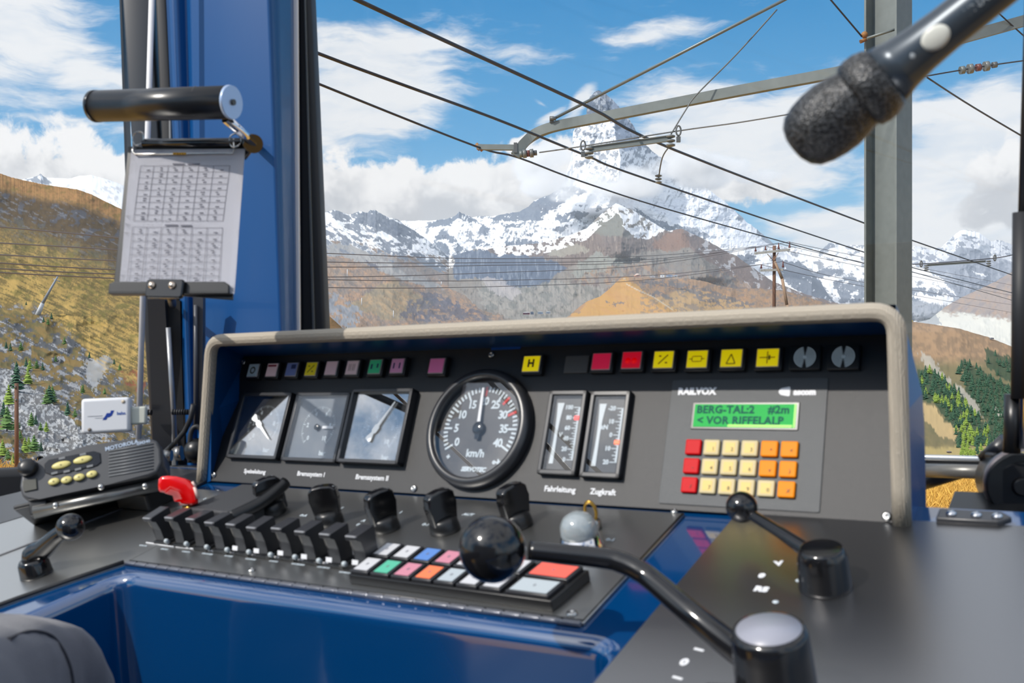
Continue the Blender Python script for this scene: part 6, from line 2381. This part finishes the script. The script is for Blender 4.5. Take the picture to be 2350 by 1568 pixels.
# forest on the right hill
zones = [([(2108, 850), (2150, 862), (2200, 905), (2240, 955), (2275, 1000), (2300, 1055), (2205, 1055), (2196, 1010), (2190, 980), (2150, 930), (2110, 915)], 175, 15, (1, 2, 4, 1)),
         ([(2205, 828), (2250, 850), (2290, 880), (2330, 900), (2340, 1040), (2300, 1040), (2262, 960), (2225, 905), (2198, 862)], 150, 14, (1, 4, 1)),
         ([(2255, 800), (2290, 815), (2330, 830), (2330, 880), (2290, 865), (2262, 835)], 40, 11, (1, 4)),
         ([(2124, 968), (2160, 985), (2190, 1010), (2185, 1030), (2150, 1030), (2122, 1036)], 45, 17, (0, 2, 4)),
         ([(2100, 810), (2140, 816), (2150, 838), (2112, 820)], 12, 9, (1,))]
random.seed(9)
cnt = 0
placed = []
for poly, num, hh, ks in zones:
    xs_, ys_ = [p[0] for p in poly], [p[1] for p in poly]
    k = 0
    while k < num:
        px, py = random.uniform(min(xs_), max(xs_)), random.uniform(min(ys_), max(ys_))
        if not inpoly(np.array([px]), np.array([py]), poly)[0]:
            continue
        if cnt >= 296:
            break
        if any(abs(px - a) < 6.6 and abs(py - c) < 5.2 for a, c in placed):
            k += .1
            continue
        placed.append((px, py))
        kk = random.choice(ks)
        if 2205 < px < 2240 and py > 980:
            kk = 2
        tree(px, py, hh * random.uniform(1.0, 1.6), kk, HILL_G, ('small green', 'small dark', 'small light green', '', 'small dark')[kk] + ' conifer in the forest right of the hood', 'forest on the right hill (' + ('green', 'dark', 'light', '', 'dark')[kk] + ')', wide=1.3, parts=False)
        k += 1
        cnt += 1

# --- catenary mast
GALV = mat('galvanised_steel', srgb(116, 122, 120), .5, metal=.35, vary=.18, bscale=14, bump=.15)
GALVD = mat('weathered_steel', srgb(104, 106, 106), .5, metal=.4, vary=.2, bscale=20)
DM_ = 8.4
t = thing('catenary_mast', pt(2038, 784, DM_) * 1.0, 'tall galvanised H-section steel mast right of the microphone', 'mast')
it = t.matrix_world.inverted()
b = B()
hz0, hz1 = -pt(2038, 784, DM_).z, 4.4
Mz = R_(-50, 'Z')
for c, d in (((0, 0, (hz0 + hz1) / 2), (.27, .014, hz1 - hz0)), ((-.14, 0, (hz0 + hz1) / 2), (.018, .26, hz1 - hz0)), ((.14, 0, (hz0 + hz1) / 2), (.018, .26, hz1 - hz0))):
    b.box(c, d, Mz)
b.put('column', GALV, t)
b = B()
b.tube([it @ pt(1990, 88, DM_ - .12), it @ pt(2058, 66, DM_ - .14), it @ pt(2084, 76, DM_ - .06)], .012, 8)
b.put('strap', GALV, t)
b = B().cyl(it @ pt(1974, 96, DM_), it @ pt(1988, 90, DM_), .016, n=12).ball(it @ pt(1984, 80, DM_), .03, 12)
b.put('clevis', mat('rusty_fitting', srgb(150, 104, 50), .6), t)
B().box(it @ pt(1984, 146, DM_), (.11, .10, .07)).put('arm_bracket', GALVD, t)


def beam(path, w, h, up=Vector((0, 0, 1))):
    """rectangular section swept along a path"""
    b = B()
    P = [Vector(p) for p in path]
    rings = []
    for i in range(len(P)):
        d = (P[min(i + 1, len(P) - 1)] - P[max(i - 1, 0)]).normalized()
        s = d.cross(up).normalized()
        u_ = s.cross(d).normalized()
        rings.append([b.bm.verts.new(P[i] + s * w * a / 2 + u_ * h * c / 2) for a, c in ((-1, -1), (1, -1), (1, -.72), (.2, -.72), (.2, .72), (1, .72), (1, 1), (-1, 1))])
    fs = []
    for a, c in zip(rings[:-1], rings[1:]):
        for j in range(8):
            k = (j + 1) % 8
            fs.append(b.bm.faces.new((a[j], a[k], c[k], c[j])))
    fs += [b.bm.faces.new(rings[0][::-1]), b.bm.faces.new(rings[-1])]
    b._fin(fs)
    return b


t = thing('cantilever_arm', pt(1975, 158, 8.3), 'long grey steel arm bent down at its left end, crossing before the peak', 'arm')
it = t.matrix_world.inverted()
pth = [(2900, -110, 8.8), (2420, 24, 8.6), (2350, 48, 8.55), (2090, 120, 8.45), (1975, 156, 8.5), (1700, 208, 8.9), (1420, 262, 9.3), (1330, 279, 9.45), (1285, 288, 9.5), (1250, 298, 9.55), (1222, 312, 9.6), (1200, 332, 9.6), (1182, 358, 9.6)]
beam(smooth_path([it @ pt(*p) for p in pth], 4), .07, .092).put('channel', GALV, t)
b = beam([it @ pt(1192, 339, 9.6), it @ pt(1098, 338, 9.7)], .05, .052)
b.put('stub', GALV, t)
b = B().box(it @ pt(1183, 340, 9.58), (.035, .05, .10))
b.put('joint_plate', GALVD, t)
b = B().cyl(it @ pt(1092, 331, 9.7), it @ pt(1108, 345, 9.7), .022, n=10).cyl(it @ pt(1096, 344, 9.7), it @ pt(1106, 333, 9.7), .018, n=10)
b.put('wire_clamp', mat('rusty_fitting', (1, 1, 1)), t)
b = B().box(it @ pt(1266, 275, 9.5), (.04, .05, .06)).cyl(it @ pt(1262, 272, 9.46), it @ pt(1276, 272, 9.46), .02, n=10)
b.put('stay_clamp', GALVD, t)
b = B().cyl(it @ pt(1268, 274, 9.48), it @ pt(2032, -120, 8.35), .0145, n=12)
b.put('stay_rod', mat('stay_grey', srgb(112, 120, 122), .4, metal=.4), t)


def insul(it, px, py, d, r=.03, n=3, up=True, m=None):
    b = B()
    c = it @ pt(px, py, d)
    for k in range(n):
        b.lathe([(r * .45, 0), (r, r * .2), (r, r * .5), (r * .45, r * .7)], 16, T_(c + Vector((0, 0, (k - n / 2) * r * .95))))
    return b


t = thing('registration_bar', pt(1445, 325, 9.0), 'short grey bar with insulators on the thin wire across the peak', 'bar')
it = t.matrix_world.inverted()
beam([it @ pt(1352, 343, 9.1), it @ pt(1540, 317, 8.9)], .035, .055).put('bar', GALV, t)
INS = mat('dark_insulator', srgb(112, 116, 116), .35)
for px, py, d in ((1352, 350, 9.1), (1539, 322, 8.9)):
    insul(it, px, py, d, .042, 3).put('insulator', INS, t)
for px, py, d in ((1338, 334, 9.12), (1557, 300, 8.85)):
    b = B()
    c = it @ pt(px, py, d)
    b.tube([c + Vector((.022 * math.cos(2 * math.pi * i / 14), 0, .045 * math.sin(2 * math.pi * i / 14))) for i in range(14)], .008, 8, closed=True)
    b.put('eye_clamp', GALVD, t)
    B().box(it @ pt(px, py + 20, d), (.035, .03, .05)).put('clip', GALVD, t)


# --- wires
WIRE = mat('dark_wire', srgb(54, 52, 56), .5, metal=.3)
THIN = mat('thin_wire', srgb(120, 112, 112), .6)
HW = 1.93


def wire(pts, rpx, label, group=None, m=WIRE, name='overhead_wire', n=8, real=None, ext=(0, 0)):
    """a wire through the points; ext carries it on straight beyond both ends"""
    P = [pt(*p) for p in pts]
    r = [max(.0015, rpx * p[2] / F) for p in pts] if real is None else [real] * len(pts)
    sp = smooth_path(P, 5)
    rs = []
    for k in range(len(r) - 1):
        rs += [r[k] + (r[k + 1] - r[k]) * j / 5 for j in range(5)]
    rs.append(r[-1])
    if ext[0]:
        sp.insert(0, sp[0] + (sp[0] - sp[1]).normalized() * ext[0])
        rs.insert(0, rs[0])
    if ext[1]:
        sp.append(sp[-1] + (sp[-1] - sp[-2]).normalized() * ext[1])
        rs.append(rs[-1])
    c0 = P[0]
    b = B()
    b.tube([p - c0 for p in sp], rs, n)
    o = b.put(name, m, None, T_(c0))
    tag(o, label, 'wire', group)
    return o


def hz_(px, py, H=HW):
    return (px, py, H * F / (784 - py))


wire([hz_(520, -160), hz_(820, 0), hz_(1340, 240), hz_(1550, 345), hz_(1983, 512), hz_(2085, 549), hz_(2325, 632)], 0, 'uppermost dark contact wire, entering from the top edge left of the peak', 'three dark overhead line wires', real=.0135, ext=(16, 60))
wire([hz_(560, 38), hz_(718, 118), hz_(1130, 270), hz_(1345, 357), hz_(1510, 420), hz_(1980, 578), hz_(2100, 616), hz_(2325, 673)], 0, 'middle dark contact wire running under the curved arm end', 'three dark overhead line wires', real=.0125, ext=(16, 60))
wire([hz_(560, 118), hz_(720, 188), hz_(1095, 337), hz_(1190, 362), hz_(1350, 422), hz_(1600, 500), hz_(1980, 604), hz_(2085, 622), hz_(2325, 690)], 0, 'lowest dark line wire, clamped at the left tip of the arm stub', 'three dark overhead line wires', real=.0105, ext=(16, 60))
wire([(1900, -8, 8.2), (1978, 84, 8.35)], 1.9, 'short dark wire running from the top edge to the mast strap', ext=(6, 0))
wire([(2285, 24, 8.4), (2360, 92, 8.6)], 1.6, 'short dark wire crossing behind the arm at the top right corner', ext=(6, 8))
wire([(2128, 178, 8.5), (2240, 250, 9.5), (2420, 356, 11)], 1.9, 'dark wire sloping down to the right beside the mast, before white cloud', ext=(0, 25))
wire([(1783, 22, 8.9), (1690, 125, 8.9), (1600, 216, 8.9), (1574, 252, 8.9), (1540, 308, 8.9)], 1.6, 'thin stay wire hanging from the top edge to the registration bar', m=GALVD)
wire([(1538, 334, 8.9), (1520, 362, 9.0), (1511, 412, 9.2)], 1.5, 'curved thin dropper between the bar and the middle contact wire', m=GALVD)
wire([(1238, 350, 9.5), (1335, 336, 9.2), (1560, 300, 8.9), (1690, 282, 8.7), (1818, 261, 8.5)], 1.6, 'thin horizontal wire just above the bar with end insulators', m=GALVD)
wire([(2090, 182, 8.4), (2130, 174, 8.4), (2205, 161, 8.4), (2300, 146, 8.4), (2420, 130, 8.4)], 1.6, 'thin wire carrying the string of insulators right of the mast', ext=(0, 12))
b = insul(Matrix(), 1511, 410, 9.2, .032, 3)
tag(b.put('insulator', INS), 'small insulator on the middle contact wire below the thin dropper', 'insulator')
for px0, px1, py0, py1, d, lab in ((1196, 1228, 354, 351, 9.55, 'horizontal insulator string beside the bent end of the arm'), (2208, 2282, 161, 149, 8.4, 'horizontal insulator string on the wire right of the mast')):
    b = B()
    a, c = pt(px0, py0, d), pt(px1, py1, d)
    t = empty('insulator_string', T_(a), lab, 'insulator')
    for k in range(5):
        f_ = k / 4
        p = (c - a) * f_
        dr = (c - a).normalized()
        B().cyl(p - dr * .018, p + dr * .018, (.034, .042, .032, .042, .026)[k], n=16).put('disc', (GALV, INS, mat('brown_insulator', srgb(110, 60, 52), .35), INS, GALVD)[k], t)
# far registration bar right of the mast
t = thing('registration_bar', pt(2200, 602, 28), 'small distant bar with insulators right of the mast, over the snow slope', 'bar')
it = t.matrix_world.inverted()
beam([it @ pt(2128, 609, 28), it @ pt(2262, 600, 28)], .05, .06).put('bar', GALV, t)
for px, py in ((2126, 614), (2269, 604)):
    insul(it, px, py, 28, .065, 3).put('insulator', INS, t)
for px, py in ((2114, 606), (2283, 592)):
    c = it @ pt(px, py, 28)
    B().tube([c + Vector((.03 * math.cos(2 * math.pi * i / 10), 0, .09 * math.sin(2 * math.pi * i / 10))) for i in range(10)], .018, 6, closed=True).put('eye_clamp', GALVD, t)
wire([(2085, 605, 28), (2114, 606, 28), (2270, 594, 28), (2325, 585, 28)], .8, 'thin wire above the small distant bar right of the mast', real=.012)

# --- wooden telephone pole with two crossarms
WOOD = mat('brown_pole_wood', srgb(112, 82, 66), .85, vary=.25, bscale=6)
WOODL = mat('grey_pole_wood', srgb(158, 132, 110), .85, vary=.25, bscale=6)
DP = 52.0
t = thing('telegraph_pole', pt(1776, 740, DP), 'brown wooden pole with two pale crossarms and a leaning grey prop', 'pole')
it = t.matrix_world.inverted()
B().cyl(it @ pt(1776, 790, DP), it @ pt(1777, 564, DP), .095, .085, n=14).put('post', WOOD, t)
B().cyl(it @ pt(1824, 790, DP - .4), it @ pt(1806, 700, DP - .4), .085, n=12).cyl(it @ pt(1806, 700, DP - .4), it @ pt(1795, 640, DP - .3), .08, n=12).cyl(it @ pt(1795, 640, DP - .3), it @ pt(1778, 600, DP - .2), .08, .06, n=12).put('prop', WOODL, t)
for x0, y0, x1, y1 in ((1732, 582, 1813, 573), (1745, 621, 1797, 619)):
    p0, p1 = it @ pt(x0, y0, DP - .15), it @ pt(x1, y1, DP - .15)
    B().box(((p1 - p0).length / 2, 0, 0), ((p1 - p0).length, .09, .12), FM(p0, p1 - p0, z=(0, 0, 1))).put('crossarm', mat('pale_arm', srgb(176, 174, 168), .6), t)
B().cyl(it @ pt(1761, 583, DP - .1), it @ pt(1774, 598, DP - .1), .02, n=8).cyl(it @ pt(1786, 580, DP - .1), it @ pt(1776, 600, DP - .1), .02, n=8).put('brace', WOODL, t)
PI_ = mat('brown_insulator', (1, 1, 1))
for px, py, hh in ((1734, 572, 11), (1757, 570, 9), (1787, 565, 14), (1812, 562, 14), (1747, 612, 9), (1797, 607, 14)):
    B().cyl(it @ pt(px, py + hh * .5, DP - .15), it @ pt(px, py - hh * .5, DP - .15), .045, .028, n=10).cyl(it @ pt(px, py + hh * .5, DP - .15), it @ pt(px, py + hh * .2, DP - .15), .06, n=10).put('insulator', PI_, t)
lines = [[(0, 521, 16), (280, 547, 18.5), (500, 572, 21), (735, 581, 25), (1130, 594, 33), (1500, 587, 43), (1734, 566, DP)],
         [(0, 558, 16), (280, 574, 18.5), (735, 601, 25), (1130, 603, 33), (1500, 595, 43), (1757, 565, DP)],
         [(0, 585, 16), (280, 599, 18.5), (735, 613, 25), (1130, 609, 33), (1500, 600, 43), (1787, 558, DP)],
         [(0, 604, 16), (280, 620, 18.5), (735, 636, 25), (1130, 626, 33), (1500, 607, 43), (1812, 555, DP)],
         [(0, 617, 16), (280, 630, 18.5), (735, 642, 25), (1130, 644, 33), (1500, 632, 43), (1747, 607, DP)],
         [(0, 626, 16), (280, 640, 18.5), (735, 660, 25), (1130, 658, 33), (1500, 641, 43), (1797, 600, DP)]]
for k, l_ in enumerate(lines):
    wire(l_, 0, ('first', 'second', 'third', 'fourth', 'fifth', 'sixth')[k] + ' from the top of six thin telephone wires left of the wooden pole', 'six telephone wires', m=THIN, name='telephone_wire', real=.0125, n=6, ext=(25, 0))
for k, (a, c, e) in enumerate((((1812, 556), (1980, 590), (2325, 655)), ((1787, 559), (1980, 602), (2325, 672)), ((1760, 566), (1980, 612), (2325, 679)), ((1797, 602), (1980, 648), (2325, 700)), ((1747, 608), (1980, 657), (2325, 718)))):
    wire([(a[0], a[1], DP), (c[0], c[1], 75), (e[0], e[1], 120)], 0, ('first', 'second', 'third', 'fourth', 'fifth')[k] + ' from the top of five thin wires right of the wooden pole', 'thin wires right of the pole', m=THIN, name='telephone_wire', real=.016, n=6, ext=(0, 80))
# brown post low at the left window
t = thing('wooden_post', pt(38, 1074, 20.6), 'plain brown wooden post standing at the meadow edge, far left', 'post')
it = t.matrix_world.inverted()
B().cyl((0, 0, -.3), it @ pt(38, 880, 20.6), .043, .040, n=14).put('post', WOOD, t)
B().cyl(it @ pt(35, 886, 20.55), it @ pt(35, 892, 20.55), .018, n=8).cyl(it @ pt(37, 916, 20.55), it @ pt(37, 921, 20.55), .018, n=8).put('bolt', GALVD, t)
# leaning grey lift mast on the slope
d0 = land_depth(NEAR_G, 86, 722)
t = thing('lift_mast', pt(86, 722, d0), 'slender leaning grey lift mast with a small cross head on the golden slope', 'mast')
it = t.matrix_world.inverted()
kk = d0 / F
B().cyl(it @ pt(86, 724, d0), it @ pt(98, 696, d0), 5.6 * kk, 4.4 * kk, n=12).put('concrete_foot', mat('pale_concrete', srgb(196, 198, 202), .7), t)
B().cyl(it @ pt(98, 696, d0), it @ pt(134, 632, d0), 3.6 * kk, 1.8 * kk, n=12).put('shaft', mat('mast_grey', srgb(150, 156, 166), .5), t)
B().cyl(it @ pt(122, 640, d0), it @ pt(138, 647, d0), .9 * kk, n=8).cyl(it @ pt(128, 632, d0), it @ pt(138, 634, d0), .9 * kk, n=8).put('cross_head', mat('mast_grey', (1, 1, 1)), t)
# small pylons on the left mountain
for px, y0, y1, lab in ((797, 618, 636, 'tiny white lift pylon high on the brown slope, nearest the window seal'), (830, 684, 701, 'tiny white lift pylon in the middle of the brown slope'), (903, 713, 730, 'tiny white lift pylon on the orange knoll'), (1013, 646, 654, 'tiny white lift pylon on the grey scree edge')):
    o = B().cyl(pt(px, y1, 3500), pt(px, y0, 3500), 1.1 * 3500 / F, .7 * 3500 / F, n=8).put('pylon', WHITE)
    tag(o, lab, 'pylon')


# --- distant buildings
def house(px, py, wpx, hpx, d, wall, roof, label, name='hut', rpx=3, dome=False):
    k = d / F
    w, h = wpx * k, hpx * k
    t = thing(name, pt(px, py, d), label, 'building')
    B().box((0, 0, h / 2), (w, w * .6, h)).put('wall', mat('w_%d_%d_%d' % wall, srgb(*wall), .8), t)
    r = B()
    if dome:
        r.lathe([(w * .42, 0), (w * .36, rpx * k * .5), (w * .2, rpx * k * .9), (0, rpx * k)], 16, T_(Vector((0, 0, h))))
    else:
        r.prism([(-w * .54, h), (w * .54, h), (w * .50, h + rpx * k * .4), (0, h + rpx * k), (-w * .50, h + rpx * k * .4)], -w * .34, w * .34, Matrix(((1, 0, 0, 0), (0, 0, -1, 0), (0, 1, 0, 0), (0, 0, 0, 1))))
    r.put('roof', mat('w_%d_%d_%d' % roof, srgb(*roof), .8), t)
    B().box((0, -w * .3, h * .5), (w * .5, .3 * k, h * .25)).put('window_band', mat('far_window', srgb(90, 96, 110), .3), t)


SD = 4050
house(1463, 636, 15, 4, SD, (224, 176, 156), (206, 190, 182), 'domed pinkish summit hut on top of the golden spur', dome=True, rpx=4)
house(1498, 637, 10, 2, SD, (214, 210, 214), (180, 180, 188), 'low pale hut between the domed hut and the white station', rpx=2)
house(1520, 637, 8, 6, SD, (236, 238, 242), (190, 200, 214), 'white square lift station on the spur, left of the long roofs', 'lift_station', rpx=1.5)
house(1536, 636, 14, 3.5, SD, (168, 184, 208), (130, 150, 182), 'bluish long station building on the spur', 'lift_station', rpx=2)
house(1550, 636, 9, 3, SD, (226, 230, 234), (150, 166, 190), 'pale station building at the right end of the group on the spur', 'lift_station', rpx=2)
house(1208, 722, 15, 4, 3300, (110, 70, 86), (226, 224, 228), 'long low building with pale roof and red wall at the valley floor', 'shed', rpx=2)
house(1221, 722, 7, 5, 3280, (92, 104, 128), (120, 130, 150), 'square dark blue grey building at the valley floor', 'shed', rpx=2)
house(1240, 721, 12, 4, 3290, (140, 154, 176), (178, 186, 200), 'greyish blue building in the middle of the valley group', 'shed', rpx=2)
house(1258, 720, 10, 3.5, 3290, (150, 160, 176), (190, 198, 208), 'rightmost small grey building of the valley group', 'shed', rpx=2)
house(2178, 1040, 9, 3, land_depth(HILL_G, 2178, 1040), (74, 64, 60), (150, 140, 140), 'small dark barn in the clearing right of the hood', 'barn', rpx=2)
house(2276, 779, 8, 2.5, land_depth(HILL_G, 2276, 781), (140, 140, 146), (110, 112, 120), 'tiny grey hut on the right hill crest', rpx=1.5)
k = 2500 / F
o = B().ball((0, 0, 0), 1.0, 16, (5 * k, 2 * k, 1.8 * k)).put('tent', mat('yellow_canvas', srgb(240, 214, 40), .6), None, T_(pt(2090, 737, 2450)))
tag(o, 'tiny yellow canopy on the hill crest directly right of the mast', 'canopy')
